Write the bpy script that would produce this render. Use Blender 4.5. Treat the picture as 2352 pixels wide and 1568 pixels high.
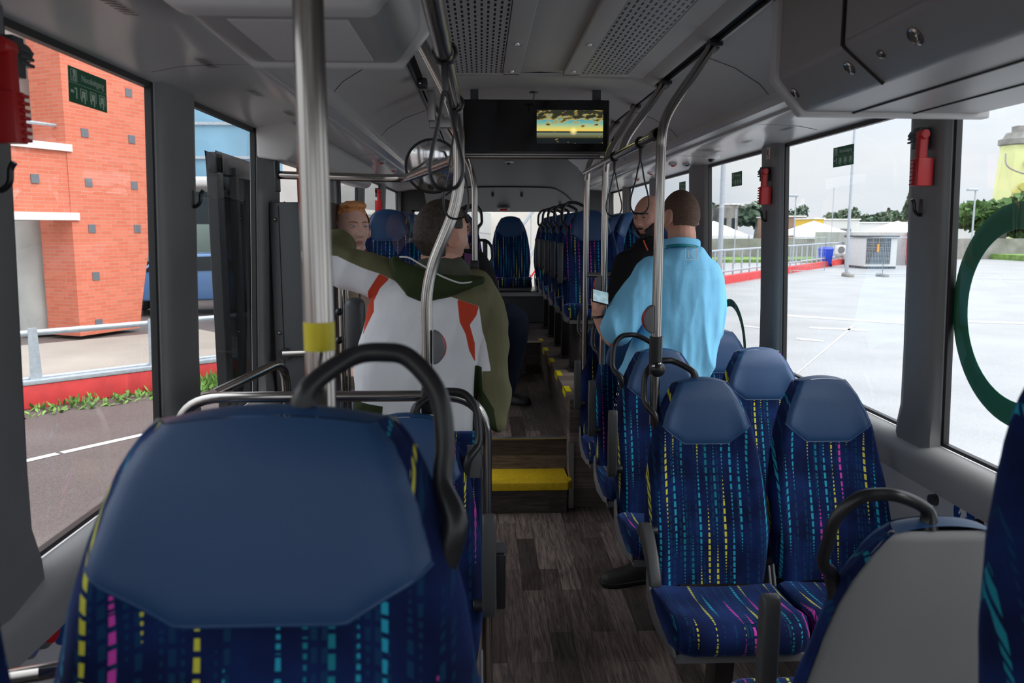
import bpy, bmesh, math, random
import numpy as np
from mathutils import Vector, Matrix, Euler, noise
random.seed(7)
C = bpy.context.scene.collection
for o in list(bpy.data.objects): bpy.data.objects.remove(o)
# ---------------------------------------------------------------- camera, sky, exposure
E = 1.66                       # eye height above the low floor
F = 1830.0                     # focal length in pixels of the 2352 wide frame
PH = math.atan(259/F); AL = math.atan(71/F*math.cos(PH))
SA, CA, SP, CP = math.sin(AL), math.cos(AL), math.sin(PH), math.cos(PH)
FW = Vector((SA*CP, CA*CP, -SP)); RT = Vector((CA, -SA, 0)); UP = Vector((SA*SP, CA*SP, CP))
cam_d = bpy.data.cameras.new('camera'); cam = bpy.data.objects.new('camera', cam_d); C.objects.link(cam)
cam.matrix_world = Matrix((( RT.x, UP.x, -FW.x, 0), (RT.y, UP.y, -FW.y, 0), (RT.z, UP.z, -FW.z, E), (0, 0, 0, 1)))
cam_d.sensor_width = 36; cam_d.lens = F/2352*36; cam_d.clip_start = .02; cam_d.clip_end = 600
cam_d.dof.use_dof = True; cam_d.dof.focus_distance = 4.0; cam_d.dof.aperture_fstop = 5.6
bpy.context.scene.camera = cam
sc = bpy.context.scene
sc.view_settings.view_transform = 'Standard'; sc.view_settings.look = 'None'
sc.view_settings.exposure = 1.28; sc.view_settings.gamma = 1; sc.view_settings.use_curve_mapping = False
world = bpy.data.worlds.new('overcast'); sc.world = world; world.use_nodes = True
wn = world.node_tree; wn.nodes.clear()
wo = wn.nodes.new('ShaderNodeOutputWorld'); wb = wn.nodes.new('ShaderNodeBackground')
wt = wn.nodes.new('ShaderNodeTexCoord'); wnz = wn.nodes.new('ShaderNodeTexNoise'); wnz.inputs['Scale'].default_value = 2.2
wnz.inputs['Detail'].default_value = 4
wmp = wn.nodes.new('ShaderNodeMapping'); wmp.inputs['Scale'].default_value = (1, 1, 3.5)
wr = wn.nodes.new('ShaderNodeValToRGB'); wr.color_ramp.elements[0].position = .35; wr.color_ramp.elements[1].position = .62
wr.color_ramp.elements[0].color = (.70, .76, .85, 1); wr.color_ramp.elements[1].color = (.92, .94, .97, 1)
wn.links.new(wt.outputs['Generated'], wmp.inputs[0]); wn.links.new(wmp.outputs[0], wnz.inputs['Vector'])
wn.links.new(wnz.outputs['Fac'], wr.inputs[0]); wsp = wn.nodes.new('ShaderNodeSeparateXYZ'); wn.links.new(wt.outputs['Generated'], wsp.inputs[0])
wmr = wn.nodes.new('ShaderNodeMapRange'); wmr.inputs[1].default_value = .08; wmr.inputs[2].default_value = .95; wmr.inputs[3].default_value = .47; wmr.inputs[4].default_value = 1.75
wn.links.new(wsp.outputs[2], wmr.inputs[0]); wn.links.new(wmr.outputs[0], wb.inputs[1]); wn.links.new(wr.outputs[0], wb.inputs[0]); wn.links.new(wb.outputs[0], wo.inputs[0])
sd = bpy.data.lights.new('sun', 'SUN'); sd.energy = 1.1; sd.angle = math.radians(50); sd.color = (1, .98, .95)
sun = bpy.data.objects.new('sun', sd); C.objects.link(sun); sun.rotation_euler = (math.radians(42), 0, math.radians(62))

# ---------------------------------------------------------------- helpers
def ray(px, py): return FW + RT*((px-1176)/F) + UP*((784-py)/F)
def PY(px, py, Y): d = ray(px, py); k = Y/d.y; return Vector((d.x*k, Y, d.z*k+E))
def PX(px, py, X): d = ray(px, py); k = X/d.x; return Vector((X, d.y*k, d.z*k+E))
def PZ(px, py, z): d = ray(px, py); k = (z-E)/d.z; return Vector((d.x*k, d.y*k, z))

def nt(name):
    m = bpy.data.materials.new(name); m.use_nodes = True
    t = m.node_tree; b = t.nodes['Principled BSDF']; return m, t, b
def mat(name, col, rough=.5, metal=0, bump=0, bs=200, var=0, vs=5, spec=None, coat=0, emis=None, es=1):
    m, t, b = nt(name); b.inputs['Base Color'].default_value = (*col, 1); b.inputs['Roughness'].default_value = rough
    b.inputs['Metallic'].default_value = metal
    if spec is not None: b.inputs['Specular IOR Level'].default_value = spec
    if coat: b.inputs['Coat Weight'].default_value = coat
    if emis: b.inputs['Emission Color'].default_value = (*emis, 1); b.inputs['Emission Strength'].default_value = es
    tc = t.nodes.new('ShaderNodeTexCoord')
    if var:
        n = t.nodes.new('ShaderNodeTexNoise'); n.inputs['Scale'].default_value = vs; n.inputs['Detail'].default_value = 5
        t.links.new(tc.outputs['Object'], n.inputs['Vector'])
        r = t.nodes.new('ShaderNodeValToRGB')
        r.color_ramp.elements[0].color = tuple(c*(1-var) for c in col)+(1,); r.color_ramp.elements[1].color = tuple(min(1, c*(1+var)) for c in col)+(1,)
        r.color_ramp.elements[0].position = .3; r.color_ramp.elements[1].position = .7
        t.links.new(n.outputs['Fac'], r.inputs[0]); t.links.new(r.outputs[0], b.inputs['Base Color'])
    if bump:
        n = t.nodes.new('ShaderNodeTexNoise'); n.inputs['Scale'].default_value = bs; n.inputs['Detail'].default_value = 3
        t.links.new(tc.outputs['Object'], n.inputs['Vector'])
        bp = t.nodes.new('ShaderNodeBump'); bp.inputs['Strength'].default_value = bump; bp.inputs['Distance'].default_value = .004
        t.links.new(n.outputs['Fac'], bp.inputs['Height']); t.links.new(bp.outputs[0], b.inputs['Normal'])
    return m
def hexc(h):
    v = [int(h[i:i+2], 16)/255 for i in (0, 2, 4)]
    return tuple(x/12.92 if x <= .04045 else ((x+.055)/1.055)**2.4 for x in v)

class MB:
    def __init__(s): s.v = []; s.f = []; s.m = []; s.mi = 0
    def add(s, vs, fs):
        o = len(s.v); s.v += [tuple(v) for v in vs]; s.f += [tuple(i+o for i in f) for f in fs]; s.m += [s.mi]*len(fs); return s
    def box(s, x0, x1, y0, y1, z0, z1, M=None):
        vs = [Vector((x, y, z)) for x in (x0, x1) for y in (y0, y1) for z in (z0, z1)]
        if M: vs = [M @ v for v in vs]
        return s.add(vs, [(0,1,3,2),(4,6,7,5),(0,4,5,1),(2,3,7,6),(0,2,6,4),(1,5,7,3)])
    def tube(s, pts, r, n=12, cap=True, close=False):
        P = [Vector(p) for p in pts]; k = len(P); rr = r if isinstance(r, (list, tuple)) else [r]*k
        up = None; rings = []
        for i in range(k):
            if close: t = (P[(i+1) % k]-P[i-1]).normalized()
            else: t = (P[min(i+1, k-1)]-P[max(i-1, 0)]).normalized()
            if up is None:
                up = Vector((0, 0, 1)) if abs(t.z) < .9 else Vector((1, 0, 0))
            up = (up - t*up.dot(t)).normalized(); b = t.cross(up)
            rings.append([P[i]+(up*math.cos(a)+b*math.sin(a))*rr[i] for a in [2*math.pi*j/n for j in range(n)]])
        vs = [v for g in rings for v in g]; fs = []
        for i in range(k if close else k-1):
            for j in range(n):
                a = i*n+j; b_ = i*n+(j+1) % n; c = ((i+1) % k)*n+(j+1) % n; d = ((i+1) % k)*n+j; fs.append((a, b_, c, d))
        if cap and not close: fs += [tuple(range(n-1, -1, -1)), tuple(range((k-1)*n, k*n))]
        return s.add(vs, fs)
    def cyl(s, a, b, r, r2=None, n=20): return s.tube([a, b], [r, r if r2 is None else r2], n)
    def loft(s, rings, close=True, cap=True):
        n = len(rings[0]); vs = [v for g in rings for v in g]; fs = []
        for i in range(len(rings)-1):
            for j in range(n if close else n-1):
                fs.append((i*n+j, i*n+(j+1) % n, (i+1)*n+(j+1) % n, (i+1)*n+j))
        if cap: fs += [tuple(range(n-1, -1, -1)), tuple(range((len(rings)-1)*n, len(rings)*n))]
        return s.add(vs, fs)
    def prism(s, poly, d, o=(0, 0, 0), ax=(1, 0, 0), ay=(0, 0, 1)):
        ax, ay, o = Vector(ax), Vector(ay), Vector(o); nrm = ax.cross(ay)
        A = [o+ax*p[0]+ay*p[1] for p in poly]; B = [a+nrm*d for a in A]; n = len(poly)
        return s.add(A+B, [tuple(range(n)), tuple(range(2*n-1, n-1, -1))]+[(i, i+n, (i+1) % n+n, (i+1) % n) for i in range(n)])
    def sph(s, c, r, nu=16, nv=10, M=None):
        if not isinstance(r, (tuple, list)): r = (r, r, r)
        vs = []; fs = []; c = Vector(c)
        for i in range(1, nv):
            for j in range(nu):
                th = math.pi*i/nv; p = 2*math.pi*j/nu
                vs.append(Vector((r[0]*math.sin(th)*math.cos(p), r[1]*math.sin(th)*math.sin(p), r[2]*math.cos(th))))
        vs += [Vector((0, 0, r[2])), Vector((0, 0, -r[2]))]
        if M: vs = [M @ v for v in vs]
        vs = [v+c for v in vs]; t, b = len(vs)-2, len(vs)-1
        for i in range(nv-2):
            for j in range(nu): fs.append((i*nu+j, (i+1)*nu+j, (i+1)*nu+(j+1) % nu, i*nu+(j+1) % nu))
        for j in range(nu): fs.append((t, j, (j+1) % nu)); fs.append((b, (nv-2)*nu+(j+1) % nu, (nv-2)*nu+j))
        return s.add(vs, fs)
    def sheet(s, fn, nu, nv):
        vs = [fn(i/nu, j/nv) for j in range(nv+1) for i in range(nu+1)]; w = nu+1
        return s.add(vs, [(j*w+i, j*w+i+1, (j+1)*w+i+1, (j+1)*w+i) for j in range(nv) for i in range(nu)])
    def lathe(s, prof, M=None, n=24):
        rings = [[(r*math.cos(2*math.pi*j/n), r*math.sin(2*math.pi*j/n), z) for j in range(n)] for r, z in prof]
        if M: rings = [[M @ Vector(v) for v in g] for g in rings]
        return s.loft(rings)
    def build(s, name, mats, parent=None, smooth=True, bevel=0, ang=38, loc=None, weld=True):
        me = bpy.data.meshes.new(name); me.from_pydata(s.v, [], s.f)
        if not isinstance(mats, (list, tuple)): mats = [mats]
        for m in mats: me.materials.append(m)
        me.polygons.foreach_set('material_index', s.m)
        bm = bmesh.new(); bm.from_mesh(me)
        if weld: bmesh.ops.remove_doubles(bm, verts=bm.verts, dist=1e-5)
        if bevel:
            es = [e for e in bm.edges if len(e.link_faces) == 2 and e.calc_face_angle(0) > .6]
            bmesh.ops.bevel(bm, geom=es, offset=bevel, segments=3, profile=.5, affect='EDGES', clamp_overlap=True)
        bmesh.ops.recalc_face_normals(bm, faces=bm.faces)
        bm.to_mesh(me); bm.free()
        if smooth:
            me.polygons.foreach_set('use_smooth', [True]*len(me.polygons)); me.set_sharp_from_angle(angle=math.radians(ang))
        o = bpy.data.objects.new(name, me); C.objects.link(o)
        if parent: o.parent = parent
        if loc: o.location = loc
        return o
def thing(name, label, cat, loc=(0, 0, 0), rz=0, group=None):
    o = bpy.data.objects.new(name, None); C.objects.link(o); o.location = loc; o.rotation_euler = (0, 0, rz)
    o.empty_display_size = .1
    return tag(o, label, cat, group)
def tag(o, label, cat, group=None, kind=None):
    o['label'] = label; o['category'] = cat
    if group: o['group'] = group
    if kind: o['kind'] = kind
    return o
def struct(o): o['kind'] = 'structure'; return o
def kids(o): return [c for c in bpy.data.objects if c.parent == o]
def dup(r, loc, rz=None, label=None, group=None, skip=()):
    c = r.copy(); C.objects.link(c); c.location = loc
    if rz is not None: c.rotation_euler = (0, 0, rz)
    if label: c['label'] = label
    if group: c['group'] = group
    for k in kids(r):
        if k.name.split('.')[0] in skip: continue
        d = k.copy(); C.objects.link(d); d.parent = c
        for g in kids(k): e = g.copy(); C.objects.link(e); e.parent = d
    return c
def catmull(pts, n=6, close=False):
    P = [Vector(p) for p in pts]; out = []; k = len(P)
    for i in range(k if close else k-1):
        if close: p0, p1, p2, p3 = P[i-1], P[i], P[(i+1) % k], P[(i+2) % k]
        else: p0, p1, p2, p3 = P[max(i-1, 0)], P[i], P[i+1], P[min(i+2, k-1)]
        for j in range(n):
            t = j/n; out.append(.5*((2*p1)+(-p0+p2)*t+(2*p0-5*p1+4*p2-p3)*t*t+(-p0+3*p1-3*p2+p3)*t**3))
    if not close: out.append(P[-1])
    return out
def fillet(pts, r, n=7):
    """polyline with rounded corners"""
    P = [Vector(p) for p in pts]; out = [P[0]]
    for i in range(1, len(P)-1):
        a = (P[i-1]-P[i]); b = (P[i+1]-P[i]); q = min(r, a.length*.49, b.length*.49)
        s, e = P[i]+a.normalized()*q, P[i]+b.normalized()*q
        for j in range(n+1): t = j/n; out.append(s*(1-t)**2+P[i]*2*t*(1-t)+e*t*t)
    return out+[P[-1]]
def text_mesh(mb, body, size, M, depth=.0006):
    cu = bpy.data.curves.new('t', 'FONT'); cu.body = body; cu.size = size; cu.align_x = 'CENTER'; cu.align_y = 'CENTER'; cu.extrude = depth
    cu.resolution_u = 3
    o = bpy.data.objects.new('t', cu); C.objects.link(o); bpy.context.view_layer.update()
    me = bpy.data.meshes.new_from_object(o.evaluated_get(bpy.context.evaluated_depsgraph_get()))
    mb.add([M @ v.co for v in me.vertices], [tuple(p.vertices) for p in me.polygons])
    bpy.data.objects.remove(o); bpy.data.curves.remove(cu); bpy.data.meshes.remove(me)
def basis(o, x, y):
    x = Vector(x).normalized(); y = Vector(y); y = (y-x*y.dot(x)).normalized(); z = x.cross(y); o = Vector(o)
    return Matrix(((x.x, y.x, z.x, o.x), (x.y, y.y, z.y, o.y), (x.z, y.z, z.z, o.z), (0, 0, 0, 1)))

# ---------------------------------------------------------------- materials
M_panel = mat('grey_panel_plastic', (.34, .332, .328), .42, bump=.12, bs=700)
M_panelL = mat('light_panel_plastic', (.60, .59, .58), .5, bump=.1, bs=700)
M_ceil = mat('ceiling_panel', (.45, .437, .43), .55, bump=.05, bs=500)
M_rear = mat('dark_rear_panel', (.045, .044, .043), .55, bump=.1, bs=500)
M_gloss = mat('satin_cove_panel', (.52, .51, .50), .24)
M_pillar = mat('pillar_plastic', (.21, .21, .21), .45, bump=.2, bs=900)
M_wallw = mat('white_wall_laminate', (.62, .61, .62), .45)
M_dark = mat('dark_gap', (.012, .012, .013), .6)
M_rubber = mat('black_rubber', (.012, .012, .013), .45)
M_blackp = mat('black_plastic', (.016, .016, .018), .32)
M_shell = mat('grey_seat_shell', (.26, .26, .265), .40, bump=.25, bs=900)
M_arm = mat('armrest_rubber', (.06, .06, .063), .42)
M_steel = mat('brushed_steel', (.40, .375, .35), .17, metal=1)
M_steeld = mat('dull_steel', (.42, .41, .40), .4, metal=1)
M_alu = mat('aluminium_trim', (.6, .6, .62), .35, metal=1)
M_head = mat('blue_leatherette', (.018, .066, .175), .40, bump=.25, bs=900)
M_white = mat('white_print', (.8, .8, .8), .5)
M_green = mat('green_sign', (.008, .14, .065), .4)
M_ring = mat('green_decal', (.01, .21, .095), .45)
M_red = mat('red_plastic', (.55, .012, .015), .35)
M_dgrey = mat('dark_grey_plastic', (.05, .055, .06), .4)
M_midg = mat('mid_grey_plastic', (.17, .17, .18), .4)
M_yellow = mat('yellow_step_vinyl', (.78, .52, .01), .55, bump=.3, bs=300, var=.12, vs=60)
M_ytape = mat('yellow_tape', (.72, .60, .01), .4)
M_blue = mat('blue_sticker', (.01, .06, .26), .4)
M_chrome = mat('chrome', (.8, .8, .8), .12, metal=1)

def fabric_mat():
    m, t, b = nt('dashed_seat_moquette'); N = t.nodes; L = t.links
    def ma(op, a, b_=None, c=None):
        n = N.new('ShaderNodeMath'); n.operation = op
        for i, x in enumerate((a, b_, c)):
            if x is None: continue
            if isinstance(x, (int, float)): n.inputs[i].default_value = x
            else: L.new(x, n.inputs[i])
        return n.outputs[0]
    tc = N.new('ShaderNodeTexCoord'); oi = N.new('ShaderNodeObjectInfo')
    sp = N.new('ShaderNodeSeparateXYZ'); L.new(tc.outputs['Object'], sp.inputs[0])
    X = ma('ADD', sp.outputs[0], ma('MULTIPLY', oi.outputs['Random'], 2.3)); 
    W = ma('SUBTRACT', sp.outputs[2], sp.outputs[1])
    def layer(cw, off, per, dens, seed):
        u = ma('ADD', ma('DIVIDE', X, cw), 50+off); cell = ma('FLOOR', u); fu = ma('SUBTRACT', ma('FRACT', u), .5)
        seg = ma('FLOOR', ma('ADD', ma('DIVIDE', W, .23), ma('MULTIPLY', cell, .37)))
        ws = ma('FRACT', ma('ADD', ma('DIVIDE', W, .23), ma('MULTIPLY', cell, .37)))
        wn1 = N.new('ShaderNodeTexWhiteNoise'); wn1.noise_dimensions = '3D'
        cb = N.new('ShaderNodeCombineXYZ'); L.new(cell, cb.inputs[0]); L.new(seg, cb.inputs[1]); cb.inputs[2].default_value = seed
        L.new(cb.outputs[0], wn1.inputs['Vector'])
        r = wn1.outputs['Value']
        active = ma('LESS_THAN', r, dens)
        # width swells along the segment
        env = ma('SINE', ma('MULTIPLY', ws, math.pi))
        halfw = ma('MULTIPLY', ma('ADD', ma('MULTIPLY', env, .0031), .0008), 1/cw)
        duty = ma('ADD', .35, ma('MULTIPLY', env, .38))
        p2 = ma('ADD', ma('MULTIPLY', ma('GREATER_THAN', env, .62), per), per)
        v = ma('FRACT', ma('DIVIDE', ma('ADD', W, 3), p2))
        inx = ma('LESS_THAN', ma('ABSOLUTE', fu), halfw); inv = ma('LESS_THAN', v, duty)
        mask = ma('MULTIPLY', ma('MULTIPLY', inx, inv), active)
        wn2 = N.new('ShaderNodeTexWhiteNoise'); cb2 = N.new('ShaderNodeCombineXYZ'); L.new(cell, cb2.inputs[0]); L.new(seg, cb2.inputs[1]); cb2.inputs[2].default_value = seed+9
        L.new(cb2.outputs[0], wn2.inputs['Vector'])
        return mask, wn2.outputs['Value']
    m1, c1 = layer(.0285, 0, .0085, .62, 1.0)
    m2, c2 = layer(.0115, .3, .0095, .5, 4.0)
    rp = N.new('ShaderNodeValToRGB'); rp.color_ramp.interpolation = 'CONSTANT'; e = rp.color_ramp.elements
    e[0].position = 0; e[0].color = (.02, .34, .50, 1); e[1].position = .25; e[1].color = (.62, .06, .42, 1)
    x = e.new(.53); x.color = (.62, .60, .06, 1); x = e.new(.82); x.color = (.01, .20, .26, 1)
    L.new(c1, rp.inputs[0])
    nz = N.new('ShaderNodeTexNoise'); nz.inputs['Scale'].default_value = 9; L.new(tc.outputs['Object'], nz.inputs['Vector'])
    base = N.new('ShaderNodeValToRGB'); base.color_ramp.elements[0].color = (.002, .006, .040, 1); base.color_ramp.elements[1].color = (.006, .022, .115, 1)
    base.color_ramp.elements[0].position = .35; base.color_ramp.elements[1].position = .7
    L.new(nz.outputs['Fac'], base.inputs[0])
    mx1 = N.new('ShaderNodeMix'); mx1.data_type = 'RGBA'; L.new(ma('MULTIPLY', m2, .5), mx1.inputs['Factor']); L.new(base.outputs[0], mx1.inputs['A']); mx1.inputs['B'].default_value = (.006, .062, .13, 1)
    mx2 = N.new('ShaderNodeMix'); mx2.data_type = 'RGBA'; L.new(m1, mx2.inputs['Factor']); L.new(mx1.outputs['Result'], mx2.inputs['A']); L.new(rp.outputs[0], mx2.inputs['B'])
    L.new(mx2.outputs['Result'], b.inputs['Base Color']); b.inputs['Roughness'].default_value = .9
    b.inputs['Specular IOR Level'].default_value = .2
    b.inputs['Sheen Weight'].default_value = .25; b.inputs['Sheen Tint'].default_value = (.2, .35, 1, 1); b.inputs['Sheen Roughness'].default_value = .4
    return m
M_fab = fabric_mat()

def wood_mat(name, swap, dark=1.0):
    m, t, b = nt(name); N = t.nodes; L = t.links
    tc = N.new('ShaderNodeTexCoord'); sp = N.new('ShaderNodeSeparateXYZ'); L.new(tc.outputs['Object'], sp.inputs[0])
    cb = N.new('ShaderNodeCombineXYZ')
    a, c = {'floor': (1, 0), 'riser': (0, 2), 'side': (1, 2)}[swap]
    L.new(sp.outputs[a], cb.inputs[0]); L.new(sp.outputs[c], cb.inputs[1])
    br = N.new('ShaderNodeTexBrick'); br.inputs['Scale'].default_value = 1; br.inputs['Brick Width'].default_value = .62; br.inputs['Row Height'].default_value = .092
    br.inputs['Mortar Size'].default_value = .0006; br.offset = .37; br.squash = 1
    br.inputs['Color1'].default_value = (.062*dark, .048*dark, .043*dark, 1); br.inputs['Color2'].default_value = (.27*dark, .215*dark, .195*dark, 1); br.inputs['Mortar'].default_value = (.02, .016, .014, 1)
    br.inputs['Bias'].default_value = 0
    L.new(cb.outputs[0], br.inputs['Vector'])
    mp = N.new('ShaderNodeMapping'); mp.inputs['Scale'].default_value = (3.5, 50, 1); L.new(cb.outputs[0], mp.inputs[0])
    n1 = N.new('ShaderNodeTexNoise'); n1.inputs['Scale'].default_value = 1.6; n1.inputs['Detail'].default_value = 8; n1.inputs['Distortion'].default_value = 1.2
    L.new(mp.outputs[0], n1.inputs['Vector'])
    r = N.new('ShaderNodeValToRGB'); r.color_ramp.elements[0].position = .35; r.color_ramp.elements[0].color = (.42, .41, .40, 1); r.color_ramp.elements[1].position = .68; r.color_ramp.elements[1].color = (1.25, 1.2, 1.18, 1)
    L.new(n1.outputs['Fac'], r.inputs[0])
    mx = N.new('ShaderNodeMix'); mx.data_type = 'RGBA'; mx.blend_type = 'MULTIPLY'; mx.inputs['Factor'].default_value = 1
    L.new(br.outputs['Color'], mx.inputs['A']); L.new(r.outputs[0], mx.inputs['B']); L.new(mx.outputs['Result'], b.inputs['Base Color'])
    b.inputs['Roughness'].default_value = .5
    return m
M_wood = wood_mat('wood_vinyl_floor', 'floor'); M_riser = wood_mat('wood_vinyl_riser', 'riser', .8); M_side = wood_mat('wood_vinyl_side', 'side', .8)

def glass_mat(name, tint=(.93, .95, .95), refl=1.0, rough=0.0):
    m = bpy.data.materials.new(name); m.use_nodes = True; t = m.node_tree; t.nodes.clear()
    o = t.nodes.new('ShaderNodeOutputMaterial'); mx = t.nodes.new('ShaderNodeMixShader'); tr = t.nodes.new('ShaderNodeBsdfTransparent'); g = t.nodes.new('ShaderNodeBsdfGlossy')
    ge = t.nodes.new('ShaderNodeNewGeometry'); dt = t.nodes.new('ShaderNodeVectorMath'); dt.operation = 'DOT_PRODUCT'
    t.links.new(ge.outputs['Normal'], dt.inputs[0]); t.links.new(ge.outputs['Incoming'], dt.inputs[1])
    def mt_(op, a, b_):
        n = t.nodes.new('ShaderNodeMath'); n.operation = op
        for i, x in enumerate((a, b_)):
            if x is None: continue
            if isinstance(x, (int, float)): n.inputs[i].default_value = x
            else: t.links.new(x, n.inputs[i])
        return n.outputs[0]
    fres = mt_('ADD', mt_('MULTIPLY', mt_('POWER', mt_('SUBTRACT', 1, mt_('ABSOLUTE', dt.outputs['Value'], None)), 5), .9), .055)
    mm = t.nodes.new('ShaderNodeMath'); mm.operation = 'MULTIPLY'; mm.inputs[1].default_value = refl
    tr.inputs[0].default_value = (*tint, 1); g.inputs['Roughness'].default_value = rough
    t.links.new(fres, mm.inputs[0]); t.links.new(mm.outputs[0], mx.inputs[0]); t.links.new(tr.outputs[0], mx.inputs[1]); t.links.new(g.outputs[0], mx.inputs[2]); t.links.new(mx.outputs[0], o.inputs[0])
    return m
M_glass = glass_mat('window_glass'); M_tint = glass_mat('tinted_door_glass', (.16, .18, .19))
# ---------------------------------------------------------------- bus shell
CX = .28
ZS, ZT = E-.725, E+.43                      # window sill and head
def XW(s, z): return CX+s*(1.26-(z-ZS)*.035)
Y0, Y1 = -2.6, 9.4
# floors
m = MB(); m.box(-.99, 1.55, Y0, 4.78, -.06, 0); struct(m.build('floor', M_wood, smooth=False))
m = MB(); m.box(-.99, .52, 4.78, 7.0, -.06, .38); o = m.build('trim_1', [M_wood], smooth=False); struct(o)
m = MB(); m.box(.52, 1.55, 4.60, Y1, -.06, .66); m.box(-.99, .52, 7.0, Y1, -.06, .66); m.box(-.99, -.0, 6.3, 7.0, .38, .66); m.box(-.99, -.42, 5.1, 6.3, .38, .66); struct(m.build('trim_2', M_side, smooth=False))
m = MB(); m.box(.05, .52, 4.765, 4.779, .0, .375); m.box(0.0, .519, 6.985, 6.999, .38, .66); struct(m.build('trim_3', M_riser, smooth=False))
m = MB(); m.box(.02, .53, 4.76, 4.80, .378, .384); m.box(0, .53, 6.975, 7.03, .66, .664); o = m.build('trim_4', M_ytape, smooth=False); struct(o)
m = MB(); m.box(.02, .53, 4.752, 4.785, .384, .389); m.box(.02, .53, 6.98, 7.01, .664, .667); struct(m.build('trim_5', M_alu, smooth=False))
m = MB(); m.box(.515, .545, 4.58, 4.62, 0, .40); struct(m.build('trim_6', M_steeld, smooth=False))
for k in range(5):
    y = 4.82+.56*k; m = MB(); m.box(.515, .555, y, y+.17, .660, .664); m.box(.514, .5195, y, y+.17, .625, .664); o = m.build('step_edge_marker', M_ytape, smooth=False)
    tag(o, ['nearest', 'second', 'third', 'fourth', 'farthest'][k]+' yellow marker on the edge of the raised right platform', 'edge marker', 'yellow edge markers')
# yellow step
st = thing('step_block', 'bright yellow topped step block in the aisle below the raised floor', 'step', (0, 0, 0))
m = MB(); m.prism([(-.02, 4.49), (.50, 4.49), (.53, 4.53), (.53, 4.60), (.51, 4.60), (.51, 4.775), (-.02, 4.775)], .05, (0, 0, .14), (1, 0, 0), (0, 1, 0)); m.build('tread', M_yellow, st, bevel=.006)
m = MB(); m.prism([(-.02, 4.50), (.495, 4.50), (.505, 4.53), (.505, 4.75), (-.02, 4.75)], .142, (0, 0, 0), (1, 0, 0), (0, 1, 0)); m.build('riser', M_riser, st, smooth=False)
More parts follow.
